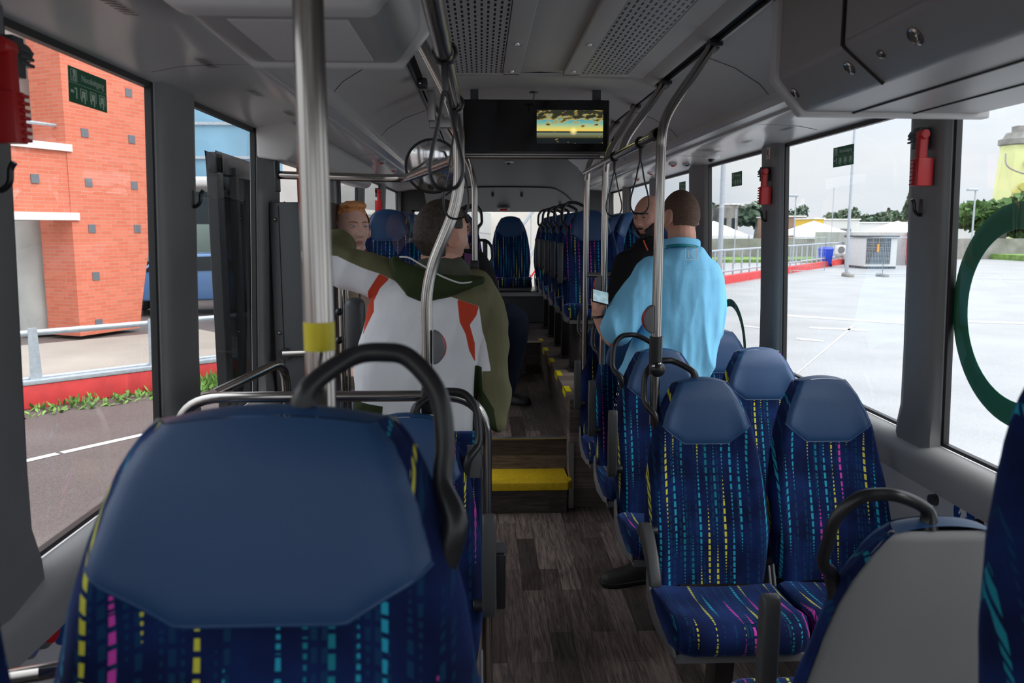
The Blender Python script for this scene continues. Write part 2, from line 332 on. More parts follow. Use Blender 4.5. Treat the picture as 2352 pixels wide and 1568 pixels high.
# walls: right and left
def rings_y(s, prof, y0, y1):
    return [[Vector((XW(s, z)+s*dx, y, z)) for dx, z in prof] for y in (y0, y1)]
panes = {1: [(-2.3, -1.75), (-1.5, -.3), (-.05, 1.05), (1.35, 2.555), (2.78, 3.99), (4.26, 5.33), (5.75, 6.8), (7.1, 8.2), (8.45, 9.3)],
         -1: [(-2.3, -1.55), (-1.3, 0.0), (.25, 1.30), (1.68, 2.42), (2.70, 3.48), (5.25, 6.3), (6.5, 7.7), (7.9, 9.3)]}
wn_i = 0
for s, nm in ((1, 'right'), (-1, 'left')):
    m = MB()
    segs = [(Y0, Y1)] if s > 0 else [(Y0, 3.80), (4.95, Y1)]
    for a, b in segs:
        x0, x1 = sorted((XW(s, ZS)+s*.0, XW(s, ZS)+s*.06)); m.box(x0, x1, a, b, -.3, ZS-.02)
    ys = panes[s]; prev = Y0
    for a, b in ys+[(Y1, Y1)]:
        pass
        if a > prev:
            spans = [(prev, a)] if not (s < 0 and abs(prev-3.48) < 1e-6) else [(3.48, 3.80), (4.95, a)]
            for p, q in spans:
                m.loft([[Vector((XW(s, z)+s*dx, p, z)) for dx, z in ((0.0, ZS-.03), (.03, ZS-.03), (.03, ZT+.1), (0.0, ZT+.1))], [Vector((XW(s, z)+s*dx, q, z)) for dx, z in ((0.0, ZS-.03), (.03, ZS-.03), (.03, ZT+.1), (0.0, ZT+.1))]])
        prev = b
    x0, x1 = sorted((XW(s, ZT), XW(s, ZT)+s*.07)); m.box(x0, x1, Y0, Y1, ZT, ZT+.4)
    struct(m.build('wall_'+nm, M_wallw, smooth=False))
    # window panes with rubber seals
    for a, b in ys:
        wn_i += 1
        root = bpy.data.objects.new('window_%d' % wn_i, None); C.objects.link(root); struct(root)
        def q(y, z, dx): return Vector((XW(s, z)+s*dx, y, z))
        m = MB(); m.add([q(a, ZS, .018), q(b, ZS, .018), q(b, ZT, .018), q(a, ZT, .018)], [(0, 1, 2, 3)]); m.build('pane', M_glass, root, smooth=False)
        m = MB(); w = .016
        def fr(y0, y1, z0, z1):
            m.add([q(y0, z0, .005), q(y1, z0, .005), q(y1, z1, .005), q(y0, z1, .005), q(y0, z0, .024), q(y1, z0, .024), q(y1, z1, .024), q(y0, z1, .024)],
                  [(0, 1, 2, 3), (7, 6, 5, 4), (0, 4, 5, 1), (1, 5, 6, 2), (2, 6, 7, 3), (3, 7, 4, 0)])
        fr(a, b, ZS, ZS+.012); fr(a, b, ZT-.03, ZT); fr(a, a+w, ZS, ZT); fr(b-w, b, ZS, ZT)
        m.build('window_seal', M_rubber, root, smooth=False, weld=False)
    # pillars, inner cladding
    prev = None; edges = [(-2.6, -2.3)]+[(ys[i][1], ys[i+1][0]) for i in range(len(ys)-1)]+[(ys[-1][1], 9.4)]
    pi = 0
    for p, q_ in edges:
        spans = [(p, q_)]
        if s < 0 and abs(p-3.48) < 1e-6: spans = [(3.48, 3.80), (4.95, 5.25)]
        for p1, q1 in spans:
            m = MB(); prof = [(0, .0), (.010, -.018), (.045, -.026), (q1-p1-.045, -.026), (q1-p1-.010, -.018), (q1-p1, 0)]
            if s < 0 and q1 == 1.68: prof = [(0, 0), (.02, -.03), (.2, -.035), (.34, -.025), (.36, -.0)]
            rg = []
            for z in (ZS-.05, ZS+.03, ZS+.10, ZS+.3, ZT-.1, ZT-.02, ZT+.03):
                k = 1+(.8 if z < ZS else .7 if z < ZS+.05 else .2 if z < ZS+.15 else 0)
                rg.append([Vector((XW(s, z)+s*d*k, p1+(t-(q1-p1)/2)*(1+.06*(z < ZS+.04)+.06*(z < ZS))+(q1-p1)/2, z)) for t, d in prof])
            m.loft(rg, close=True); pi += 1
            struct(m.build('trim_pillar_%s_%d' % (nm, pi), M_pillar, ang=50))
    # sill ledge
    for a, b in segs:
        m = MB(); prof = [(.0, ZS+.0), (-.03, ZS-.006), (-.062, ZS-.028), (-.075, ZS-.06), (-.07, ZS-.13), (.0, ZS-.14)]
        m.loft(rings_y(s, prof, a, b)); struct(m.build('trim_sill_'+nm, M_panel, ang=40))
    for a, b in segs:
        m = MB(); prof = [(0, 0.0), (-.02, 0), (-.02, .10), (0, .11)]
        m.loft([[Vector((XW(s, ZS)+s*dx, y, z)) for dx, z in prof] for y in (a, b)]); struct(m.build('baseboard_'+nm, M_dgrey, smooth=False))
    # seams of the lower wall panels
    m = MB()
    for y in (-1, .4, 2.12, 3.4, 5.4, 6.8, 8.2):
        x = XW(s, ZS)-s*.004; x0, x1 = sorted((x, x+s*.01))
        if s < 0 and 3.6 < y < 5: continue
        m.box(x0, x1, y-.004, y+.004, .1, ZS-.1)
    struct(m.build('trim_seams_'+nm, M_midg, smooth=False))
# ceiling profile, mirrored about the centre line
def ceil_strip(name, pts, M, y0, y1, mirror=True, th=.02, ang=30):
    for s in ((1, -1) if mirror else (1,)):
        m = MB(); n = len(pts)
        P = [Vector((CX+s*x, 0, E+z)) for x, z in pts]; Q = [p+Vector((0, 0, th)) for p in reversed(P)]
        ny = 2
        m.loft([[Vector((v.x, y, v.z)) for v in P+Q] for y in (y0, y1)])
        struct(m.build(name+('_right' if s > 0 else '_left'), M, ang=ang))
ceil_strip('ceiling', [(0, .725), (.10, .72), (.16, .715), (.43, .70), (.48, .695), (.51, .67), (.535, .665)], M_ceil, Y0, 3.85)
ceil_strip('ceiling_rear', [(0, .70), (.16, .70), (.43, .69), (.50, .67), (.55, .655)], M_ceil, 3.85, 7.6)
ceil_strip('trim_groove', [(.535, .672), (.565, .668), (.575, .655)], M_dark, Y0, 7.6)
ceil_strip('trim_ceiling_slope', [(.57, .66), (.70, .615), (.80, .555), (.835, .515), (.845, .488)], M_ceil, Y0, Y1, ang=20)
ceil_strip('trim_ceiling_band', [(.842, .492), (.86, .472), (.90, .462), (.91, .452)], M_gloss, Y0, Y1)
ceil_strip('trim_cove', [(.905, .45), (.915, .446), (1.0, .446), (1.10, .44), (1.18, .425), (1.235, .415)], M_gloss, Y0, Y1, ang=60)
# slope panel seams
m = MB()
for s in (1, -1):
    for y in (.4, 3.15, 4.6, 6.2):
        if s > 0 and y < 1: continue
        pts = [Vector((CX+s*x, y, E+z-.001)) for x, z in ((.58, .655), (.70, .613), (.80, .553), (.838, .512))]
        m.tube(pts, .0012, 5)
struct(m.build('trim_slope_seams', M_dark))
m = MB()
for s in (1, -1):
    for y in (1.2, 2.3, 3.5, 5.0):
        m.tube([Vector((CX+s*x, y, E+z+.0005)) for x, z in ((.915, .446), (1.0, .445), (1.10, .439), (1.18, .424))], .0011, 5)
struct(m.build('trim_cove_seams', M_midg))
# roof outside shell and front
m = MB(); m.box(-1.06, 1.62, Y0, Y1+.05, E+.78, E+.84); struct(m.build('ceiling_outer', M_dark, smooth=False))
for s in (1, -1):
    m = MB(); x0, x1 = sorted((CX+s*1.22, CX+s*1.30)); m.box(x0, x1, Y0, Y1+.05, ZT+.02, E+.80); struct(m.build('wall_upper_'+('right' if s > 0 else 'left'), M_wallw, smooth=False))
# rear wall with window
zb0, zb1 = .95, E+.215
m = MB(); m.box(-.99, 1.55, Y1, Y1+.06, .3, zb0); m.box(-.99, 1.55, Y1, Y1+.06, zb1, E+.80); m.box(-.99, -.80, Y1, Y1+.06, zb0, zb1); m.box(1.36, 1.55, Y1, Y1+.06, zb0, zb1)
struct(m.build('wall_rear', M_rear, smooth=False))
# sloped rear bulkhead panel with a moulded line
m = MB()
pr = [(9.38, E+.20), (9.33, E+.22), (9.0, E+.36), (8.3, E+.60), (7.6, E+.70), (7.6, E+.72), (9.39, E+.72)]
m.loft([[Vector((x, y, z)) for y, z in pr] for x in (-.62, 1.18)]); struct(m.build('ceiling_bulkhead', M_rear, ang=25))
m = MB()
ln = [(-.50, 9.30, E+.230), (-.48, 9.15, E+.293), (-.30, 8.85, E+.408), (-.1, 8.75, E+.442), (.66, 8.75, E+.442), (.86, 8.85, E+.408), (1.04, 9.15, E+.293), (1.06, 9.30, E+.230)]
m.tube(catmull(ln, 5), .006, 6); struct(m.build('trim_bulkhead_line', M_dark))
for k, (x, y, z) in enumerate(((.13, 8.95, E+.37), (.45, 8.95, E+.37), (.9, 9.2, E+.265))):
    m = MB(); m.cyl((x, y-.01, z+.005), (x, y-.03, z-.01), .016); tag(m.build('panel_knob', M_dgrey), ['dark round fastener left of centre on the rear bulkhead', 'dark round fastener right of centre on the rear bulkhead', 'dark round fastener low on the right of the rear bulkhead'][k], 'fastener', 'bulkhead fasteners')
wn_i += 1
root = bpy.data.objects.new('window_%d' % wn_i, None); C.objects.link(root); struct(root)
m = MB(); m.add([(-.80, Y1+.03, zb0), (1.36, Y1+.03, zb0), (1.36, Y1+.03, zb1), (-.80, Y1+.03, zb1)], [(0, 1, 2, 3)]); m.build('pane', M_glass, root, smooth=False)
m = MB(); m.box(-.80, 1.36, Y1-.005, Y1+.01, zb0, zb0+.02); m.box(-.80, 1.36, Y1-.005, Y1+.01, zb1-.02, zb1); m.box(-.8, -.77, Y1-.005, Y1+.01, zb0, zb1); m.box(1.33, 1.36, Y1-.005, Y1+.01, zb0, zb1); m.build('window_seal', M_rubber, root, smooth=False)
# front of the bus, behind the viewpoint: dash wall and windscreen
m = MB(); m.box(-.99, 1.55, Y0-.06, Y0, -.3, .75); m.box(-.99, 1.55, Y0-.06, Y0, E+.45, E+.80); struct(m.build('wall_front', M_dgrey, smooth=False))
wn_i += 1
m = MB(); m.add([(-.98, Y0-.03, .75), (1.54, Y0-.03, .75), (1.54, Y0-.03, E+.45), (-.98, Y0-.03, E+.45)], [(0, 1, 2, 3)]); struct(m.build('window_%d' % wn_i, M_glass, smooth=False))
# small emergency light on the rear header
t = thing('exit_light', 'small red lens lamp above the rear window', 'lamp', (.26, 9.27, E+.215))
m = MB(); m.box(-.07, .07, -.02, .03, 0, .012); m.build('base', M_panelL, t, bevel=.004); m = MB(); m.box(-.045, .045, -.03, .01, -.012, .008); m.build('lens', M_red, t, bevel=.005)
# ---- perforated ceiling grilles
def grille_mat():
    m, t, b = nt('perforated_panel'); N = t.nodes; L = t.links
    def ma(op, a, b_=None):
        n = N.new('ShaderNodeMath'); n.operation = op
        for i, x in enumerate((a, b_)):
            if x is None: continue
            if isinstance(x, (int, float)): n.inputs[i].default_value = x
            else: L.new(x, n.inputs[i])
        return n.outputs[0]
    tc = N.new('ShaderNodeTexCoord'); sp = N.new('ShaderNodeSeparateXYZ'); L.new(tc.outputs['Object'], sp.inputs[0])
    u = ma('ADD', ma('DIVIDE', sp.outputs[0], .0215), 100); v = ma('ADD', ma('ADD', ma('DIVIDE', sp.outputs[1], .056), 100), ma('MULTIPLY', ma('MODULO', ma('FLOOR', u), 2), .5))
    mk = ma('MULTIPLY', ma('LESS_THAN', ma('ABSOLUTE', ma('SUBTRACT', ma('FRACT', u), .5)), .18), ma('LESS_THAN', ma('FRACT', v), .62))
    mx = N.new('ShaderNodeMix'); mx.data_type = 'RGBA'; L.new(mk, mx.inputs['Factor']); mx.inputs['A'].default_value = (.40, .40, .41, 1); mx.inputs['B'].default_value = (.008, .008, .008, 1)
    L.new(mx.outputs['Result'], b.inputs['Base Color']); b.inputs['Roughness'].default_value = .45
    return m
M_perf = grille_mat()
for s, nm in ((-1, 'left'), (1, 'right')):
    t = thing('ceiling_grille', 'long perforated air grille on the %s of the ceiling above the aisle' % nm, 'ceiling grille', (CX+s*.285, 2.4, E+.708), 0, 'ceiling grilles')
    m = MB(); m.box(-.105, .105, -2.2, 1.36, -.008, -.002); m.build('perforated_plate', M_perf, t, smooth=False)
    m = MB()
    x0, x1 = (-.185, -.108) if s > 0 else (.108, .185)
    m.box(x0, x1, -2.2, 1.38, -.012, .006); m.box(-x1*.63 if s < 0 else .108, -.108 if s < 0 else .118, -2.2, 1.38, -.01, .004); m.box(min(x0, -.118), max(x1, .118), 1.36, 1.40, -.012, .006)
    m.build('frame', M_ceil, t, bevel=.003)
    for y in (.75, 1.28):
        m = MB(); xx = (x0+x1)/2; m.cyl((xx, y, -.012), (xx, y, -.018), .011, .009); m.box(xx-.018, xx+.018, y-.004, y+.004, -.021, -.016); m.build('latch', M_chrome, t, bevel=.001)
# small slot vents in the coves
def slots(s, y, dx, lab):
    t = thing('air_slot_vent', lab, 'air vent', (CX+s*dx, y, E+(.4435 if dx < 1.0 else .4435-.06*(dx-1.0))), 0, 'slot vents along the cove')
    m = MB()
    for k in range(6):
        m.add([(s*(-.012), -.05+k*.020+.007, 0), (s*.014, -.05+k*.020-.007, -.001), (s*.014, -.05+k*.020+.001, -.001), (s*(-.012), -.05+k*.020+.015, 0)], [(0, 1, 2, 3)])
    m.build('slots', M_dark, t, smooth=False)
for px, py, s, lab in ((275, 20, -1, 'slotted air vent in the left cove, nearest the camera'), (475, 147, -1, 'slotted air vent in the left cove above the second pillar'), (587, 215, -1, 'slotted air vent in the left cove, just before the steel pole'), (665, 262, -1, 'slotted air vent in the left cove beside the light door cover'),
                       (1828, 295, 1, 'slotted air vent in the right cove above the wide green-signed window'), (1730, 325, 1, 'slotted air vent in the right cove above the warning sticker'), (1665, 348, 1, 'slotted air vent in the right cove beside the dome camera')):
    p = PZ(px, py, E+.44); slots(s, p.y, min(abs(p.x-CX), 1.08), lab)
# ---- right overhead display box
t = thing('overhead_cabinet', 'long grey overhead cabinet with round locks above the right windows', 'overhead cabinet', (0, 0, 0))
def prof_box(ins=0):
    return [(.865+ins, E+.68), (.865+ins, E+.43-ins*.3), (.945+ins*.6, E+.338+ins), (1.47, E+.334+ins), (1.49, E+.41), (1.49, E+.68)]
m = MB(); m.loft([[Vector((x, y, z)) for x, z in prof_box()] for y in (-.6, 2.37)]); m.build('carcass', M_panel, t, bevel=.012, ang=50)
m = MB(); pb = [(.850, E+.70), (.850, E+.425), (.935, E+.326), (1.50, E+.322), (1.50, E+.36), (.95, E+.36), (.90, E+.44), (.90, E+.70)]
m.loft([[Vector((x, y, z)) for x, z in pb] for y in (2.36, 2.40)]); m.build('end_rim', M_panelL, t, bevel=.006, ang=50)
m = MB(); m.box(.861, .866, -.5, 1.93, E+.44, E+.66); m.build('door', M_panel, t, bevel=.003)
m = MB(); m.box(.858, .8655, 1.94, 1.948, E+.43, E+.68)
m.tube([(.863, 1.944, E+.43), (.945, 1.90, E+.336)], .004, 6); m.build('door_gap', M_dark, t, smooth=False)
m = MB()
for x in (1.09, 1.27): m.box(x-.003, x+.003, -.6, 2.36, E+.3325, E+.336)
m.build('groove', M_dark, t, smooth=False)
nrm = Vector((-.092, 0, -.08)).normalized()
for px, py, r in ((1827, 213, .017), (1952, 155, .019), (2025, 123, .012), (2103, 82, .022)):
    d = ray(px, py)   # place on the bevelled lower face
    # plane through (.865,*,E+.43) and (.945,*,E+.338)
    k = (nrm.x*.865+nrm.z*.43)/(nrm.x*d.x+nrm.z*d.z); p = Vector((d.x*k, d.y*k, E+d.z*k))
    q2 = Vector((.862, p.y, E+.47)) if r > .03 else p
    m = MB(); m.lathe([(0, -.001), (r, -.001), (r, .003), (r*.8, .006), (r*.55, .004), (r*.5, .007), (0, .007)], basis(q2, (0, 1, 0), nrm.cross(Vector((0, 1, 0))))); m.build('lock', M_steel, t)
# ---- left ceiling box
t = thing('ceiling_display_box', 'pale grey housing with rounded corners hanging from the ceiling behind the near pole', 'ceiling box', (0, 0, 0))
m = MB(); a = [(-.60, E+.66), (-.60, E+.45), (-.47, E+.345), (-.175, E+.345), (-.125, E+.41), (-.125, E+.66)]
m.loft([[Vector((x, y, z)) for x, z in a] for y in (1.36, 1.76)]); m.build('carcass', M_panel, t, bevel=.012, ang=40)
m = MB(); b_ = [(-.61, E+.68), (-.61, E+.45), (-.475, E+.338), (-.17, E+.338), (-.112, E+.41), (-.112, E+.68)]
m.loft([[Vector((x, y, z)) for x, z in b_] for y in (1.30, 1.37)]); m.build('front_cover', M_panelL, t, bevel=.014, ang=40)
m = MB(); c_ = [(-.61, E+.60), (-.61, E+.45), (-.475, E+.335), (-.165, E+.335), (-.105, E+.41), (-.105, E+.60)]
m.loft([[Vector((x, y, z)) for x, z in c_] for y in (1.75, 1.775)]); m.build('rear_rim', M_panelL, t, bevel=.006, ang=40)
m = MB(); m.box(-.42, -.22, 1.40, 1.72, E+.342, E+.346); m.build('access_panel', M_panelL, t, bevel=.002)
# ---- door drive cover on the left
t = thing('door_drive_cover', 'light grey rounded cover above the left doors', 'door mechanism cover', (0, 0, 0))
a = [(-.975, E+.44), (-.975, E+.29), (-.93, E+.26), (-.83, E+.20), (-.80, E+.22), (-.80, E+.42), (-.83, E+.455)]
a = [(-.94, E+.445), (-.94, E+.30), (-.82, E+.285), (-.79, E+.31), (-.765, E+.42), (-.80, E+.46)]
m = MB(); m.loft([[Vector((x, y, z)) for x, z in a] for y in (3.50, 5.9)]); m.build('housing', M_panelL, t, bevel=.018, ang=50)
m = MB(); m.loft([[Vector((x+.0, y, z-.004)) for x, z in a] for y in (3.46, 3.492)]); m.build('end_cap', M_panelL, t, bevel=.01, ang=50)
# cabinet beside the door
t = thing('door_side_cabinet', 'dark grey metal cabinet beside the left door under the horizontal rail', 'cabinet', (0, 0, 0))
m = MB(); m.box(-.925, -.66, 3.56, 3.80, .0, E+.115); m.build('body', M_dgrey, t, bevel=.006)
for z in (.7, 1.2, 1.7): m = MB(); m.sph((-.90, 3.555, z), .008); m.build('screw', M_steel, t)
m = MB(); m.box(-.885, -.882, 3.557, 3.561, 0.02, E+.10); m.box(-.925, -.885, 3.557, 3.561, .84, .843); m.build('seam', M_dark, t, smooth=False)
# door posts seen through the doorway
t = thing('door_leaf', 'open dark glazed door leaf folded outside the left wall', 'door', (0, 0, 0))
m = MB(); xo = -1.14
ya, yb3 = PX(500, 600, xo).y, PX(590, 600, xo).y; zt3 = PX(500, 352, xo).z
for y0, y1, z0, z1 in ((ya, ya+.09, -.2, zt3), (yb3-.09, yb3, -.2, zt3), (ya, yb3, zt3-.09, zt3), (ya, yb3, -.25, -.1)): m.box(xo-.03, xo+.015, y0, y1, z0, z1)
m.build('frame', M_blackp, t, bevel=.006)
m = MB(); m.box(xo-.012, xo-.004, ya+.05, yb3-.05, -.15, zt3-.04); m.build('pane', M_tint, t, smooth=False)
m = MB(); m.box(xo+.0, xo+.03, ya+.22, ya+.26, -.15, zt3-.05); m.build('gasket', M_rubber, t, smooth=False)
for yy, lab in ((3.92, 'black tubular door post nearer the cabinet'), (4.9, 'black tubular door post at the far side of the left doorway')):
    t = thing('door_post', lab, 'door post', (-.86, yy, 0))
    m = MB(); m.tube([(0, 0, .0), (0, 0, E+.29)], .02); m.build('post', M_blackp, t)
    m = MB(); m.tube(fillet([(0, 0, E+.05), (.12, .0, E-.02), (.12, .0, .9), (0, 0, .8)], .07), .014); m.build('handrail', M_blackp, t)
# ---------------------------------------------------------------- seats
def interp(tab, x):
    if x <= tab[0][0]: return tab[0][1]
    for (a, b), (c, d) in zip(tab, tab[1:]):
        if x <= c: t = (x-a)/(c-a); t = t*t*(3-2*t)*.3+t*.7; return b+(d-b)*t
    return tab[-1][1]
HS = .675; J = .455
TAB = [(0, .190), (.06, .20), (.18, .213), (.30, .207), (.42, .190), (.50, .174), (.56, .155), (.61, .132), (.65, .110), (.672, .092)]
TABW = [(0, .200), (.10, .213), (.25, .220), (.36, .214), (.46, .200), (.53, .184), (.58, .170), (.62, .156), (.65, .142), (.672, .122)]
TABW = [(a, b*1.075) for a, b in TABW]
REC = math.tan(math.radians(13.5))
def make_seat(label, group, side=-1, tab=TAB, arm='down', shell_text=False, zo=0.0, legs=True, headmat=None, pedx=0, hx=.205):
    t = thing('bus_seat', label, 'seat', (0, 0, 0), 0, group)
    hw = lambda z: interp(tab, z)
    def front(u, z):     # front surface of the back pad
        w = hw(z); a = abs(u)
        bol = -.014*(min(1, max(0, (a-.45)/.35)))**2*(1 if z < .5 else max(0, 1-(z-.5)/.1)) # side bolsters come forward
        edge = .036*max(0, (a-.80)/.20)**2.6
        lum = -.012*math.exp(-((z-.16)/.1)**2)+.012*math.exp(-((z-.42)/.09)**2)
        top = .022*max(0, (z-.60)/.075)**2.2
        return Vector((u*w, (z*REC)+bol+edge+lum+top, J+z-.012*a*a*(z/HS)**6))
    seam = lambda u: HS-.215+max(0, abs(u)-.42)*.13
    def lower(i, j): u = -1+2*i; return front(u, j*seam(u))
    zt = HS
    def upper(i, j, off=0.0, k=.95):
        u = (-1+2*i)*k; z = seam(u)+(zt-seam(u))*j; p = front(u, z); return p
    m = MB(); m.sheet(lower, 40, 24)
    # piping side strips of the head area, and side walls
    for s in (-1, 1):
        def strip(i, j, s=s):
            u = s*(.92+.08*i); z = seam(u)+(zt-seam(u))*j; return front(u, z)
        m.sheet(strip, 3, 16)
        def wall(i, j, s=s):
            z = j*zt; p = front(s, z); w = hw(z); return Vector((p.x+s*.006*math.sin(i*math.pi), p.y+i*(z*REC+.068-p.y), p.z))
        m.sheet(wall, 4, 36)
    m.build('backrest', M_fab, t, ang=60)
    # leatherette head pad, slightly proud
    def headp(i, j):
        u = (-1+2*i)*.925; z0 = seam(u); z = z0+(zt-z0)*j; p = front(u, z)
        e = min(1, min(i, 1-i)*14)*min(1, j*9)
        return p+Vector((0, -.005*e**.5, .0))
    def headtop(i, j):
        u = (-1+2*i); p = front(u, zt); return Vector((p.x*(1-.05*j*j), p.y+(zt*REC+.070-p.y)*j, p.z+.007*math.sin(j*math.pi)*(1-abs(u)**3)))
    m = MB(); m.sheet(headp, 30, 22); m.sheet(headtop, 16, 6)
    m.build('headrest', headmat or M_head, t, ang=60)
    m = MB(); m.tube([headp(i/30, 0)+Vector((0, .001, 0)) for i in range(31)], .0025, 6); m.build('seam_piping', M_head, t)
    # cushion
    prof = [(-.03, -.055), (.0, -.01), (.03, .004), (.12, .006), (.22, .018), (.30, .032), (.345, .036), (.372, .022), (.382, -.008), (.375, -.045), (.352, -.065), (.30, -.07), (.0, -.07)]
    rings = []
    for i in range(25):
        u = -1+i/12; a = abs(u); x = .208*u; sc_ = 1-.10*max(0, (a-.8)/.2)**2
        rings.append([Vector((x*(1 if d < .3 else 1.03-.10*(d-.3)/.08*(1)), -(d*(1-.05*max(0, a-.75)/.25)), J+(h-(-.03))*((1-.35*max(0, (a-.86)/.14)**2))-.03+(.012*a*a if 0 < h < .04 and d < .33 else 0))) for d, h in prof])
    m = MB(); m.loft(rings); m.build('cushion', M_fab, t, ang=60)
    # moulded shells
    def back(i, j):
        u = -1+2*i; z = -.02+j*(zt-.012+.02); w = hw(max(0, z))*.985; a = abs(u)
        y = z*REC+.066+.022*(1-a**4)*(1-max(0, (z-.45)/.23)**2)
        return Vector((u*w, y, J+z))
    m = MB(); m.sheet(back, 24, 30)
    def rim(i, j): q_ = back(0 if i < .5 else 1, j); return q_
    sh = m.build('back_shell', M_shell, t, ang=60)
    md = sh.modifiers.new('s', 'SOLIDIFY'); md.thickness = .006; md.offset = -1
    m = MB(); line = [back(x, y)+Vector((0, .0015, 0)) for x, y in ((.02, .30), (.12, .27), (.20, .24), (.25, .12), (.28, .02))]
    m.tube(catmull(line, 4), .0022, 5); m.build('shell_groove', M_dark, t); m = MB()
    line = [back(1-x, y)+Vector((0, .0015, 0)) for x, y in ((.02, .30), (.12, .27), (.20, .24), (.25, .12), (.28, .02))]
    m.tube(catmull(line, 4), .0022, 5); m.build('shell_groove', M_dark, t)
    if shell_text:
        # raised maker's mark on the rear shell
        m = MB(); p = back(.73, .22)+Vector((0, .002, 0)); p2 = back(.73, .28)
        Mx = basis(p, (-1, 0, 0), p2-p); text_mesh(m, '( kiel )', .036, Mx, .002); m.build('raised_mark', M_shell, t, weld=False, smooth=False)
    m = MB(); m.loft([[Vector((s_*(.214 if d < .2 else .209), -d, J+h)) for d, h in ((-.06, .03), (-.03, .05), (.0, -.02), (.1, -.05), (.22, -.05), (.33, -.055), (.34, -.075), (.25, -.10), (.06, -.11), (-.05, -.07))] for s_ in (-1, -.96)])
    m.loft([[Vector((s_*(.214 if d < .2 else .209), -d, J+h)) for d, h in ((-.06, .03), (-.03, .05), (.0, -.02), (.1, -.05), (.22, -.05), (.33, -.055), (.34, -.075), (.25, -.10), (.06, -.11), (-.05, -.07))] for s_ in (.96, 1)])
    m.box(-.20, .20, -.33, .04, J-.10, J-.071); m.build('seat_pan', M_midg, t, bevel=.003)
    if legs:
        so = side*pedx; m = MB(); m.box(so-.04, so+.04, -.22, .0, -.0, .012); m.loft([[Vector((x+so, y, 0.0)) for x, y in ((-.03, -.14), (.03, -.14), (.03, -.04), (-.03, -.04))], [Vector((x+so, y, J-.1)) for x, y in ((-.03, -.20), (.03, -.20), (.03, -.09), (-.03, -.09))]]); m.build('pedestal', M_blackp, t, bevel=.004)
    if side:
        s = side; W = hw(.6)
        pts = [front(s*.25, HS)+Vector((0, .03, -.01)), front(s*.27, HS)+Vector((s*.004, .03, .025)), Vector((s*.085, HS*REC+.075, J+HS+.056)), Vector((s*.125, HS*REC+.073, J+HS+.062)), Vector((s*(hx-.04), HS*REC+.07, J+HS+.054)),
               Vector((s*(hx-.008), HS*REC+.058, J+HS+.015)), Vector((s*hx, HS*REC+.045, J+HS-.04)), Vector((s*(hx-.002), HS*REC+.028, J+HS-.085)), Vector((s*(hw(.53)+.010), .54*REC+.035, J+.555)), Vector((s*(hw(.5)-.012), .5*REC+.045, J+.505))]
        pp = catmull(pts, 6); n = len(pp)
        rr = [.0115+.006*max(0, 1-i/7)+.005*max(0, 1-(n-1-i)/12) for i in range(n)]
        m = MB(); m.tube(pp, rr, 14); m.build('grab_handle', M_blackp, t, ang=70)
    if arm:
        s = side or -1; x0 = s*.232
        piv = Vector((x0, .02, J+.185))
        if arm == 'up':
            P = [(0, 0), (.012, -.02), (.008, -.032), (-.014, -.03), (-.024, 0), (-.026, .1), (-.024, .24), (-.012, .262), (.006, .26), (.014, .24), (.013, .1)]
        elif arm == 'down':
            P = [(0.02, .01), (.015, -.015), (-.05, -.035), (-.13, -.075), (-.18, -.115), (-.20, -.112), (-.195, -.085), (-.15, -.03), (-.08, .02), (-.03, .035), (.005, .03)]
        m = MB(); m.loft([[piv+Vector((dx, a_, b_)) for a_, b_ in P] for dx in (-.019, .019)]); m.build('armrest', M_arm, t, bevel=.007, ang=50)
        m = MB(); m.cyl(piv-Vector((s*.045, 0, 0)), piv+Vector((s*.02, 0, 0)), .017); m.build('armrest_pivot', M_blackp, t, bevel=.003)
    return t
grp = None
# right-hand rows A..D, facing the camera
seatA = make_seat('front aisle seat of the right-hand block with a steel pole clamped to its handle', 'seats of the right-hand block', -1, arm='down')
seatA.location = (.782, 2.56, 0)
seatAW = make_seat('front window seat of the right-hand block beside the white side wall', 'seats of the right-hand block', 0, arm=None)
seatAW.location = (1.222, 2.575, 0)
seatB = make_seat('right-hand aisle seat directly behind the pole clamp, in front of the blue-shirted man', 'seats of the right-hand block', -1, arm='up')
seatB.location = (.785, 3.26, 0)
dup(seatAW, (1.235, 3.27, 0), label='right-hand window seat in the second row, right of the blue-shirted man')
dup(seatB, (.79, 3.93, 0), label='right-hand aisle seat half hidden by the blue shirt, under his elbow')
dup(seatAW, (1.235, 3.93, 0), label='right-hand window seat in the third row with only its head pad showing above the others')
dup(seatB, (.79, 4.55, .0), label='fourth right-hand aisle seat from the front, behind the hand holding the phone')
# raised rear right rows
labs = ['big aisle seat on the raised right platform right behind the twin steel poles', 'second aisle seat on the raised right platform', 'third aisle seat on the raised right platform', 'fourth aisle seat on the raised right platform', 'hindmost forward aisle seat on the raised right platform']
labw = ['window seat on the raised right platform beside the bald man', 'second window seat on the raised right platform', 'third window seat on the raised right platform', 'fourth window seat on the raised right platform', 'hindmost window seat on the raised right platform']
seatP = make_seat(labs[0], 'seats on the raised right platform', -1, arm='up', pedx=.14)
for k in range(5):
    if k == 0: seatP.location = (.80, 5.72, .66)
    else: dup(seatP, (.80, 5.72+.61*k, .66), label=labs[k], group='seats on the raised right platform')
    dup(seatAW, (1.25, 5.73+.61*k, .66), label=labw[k], group='seats on the raised right platform')
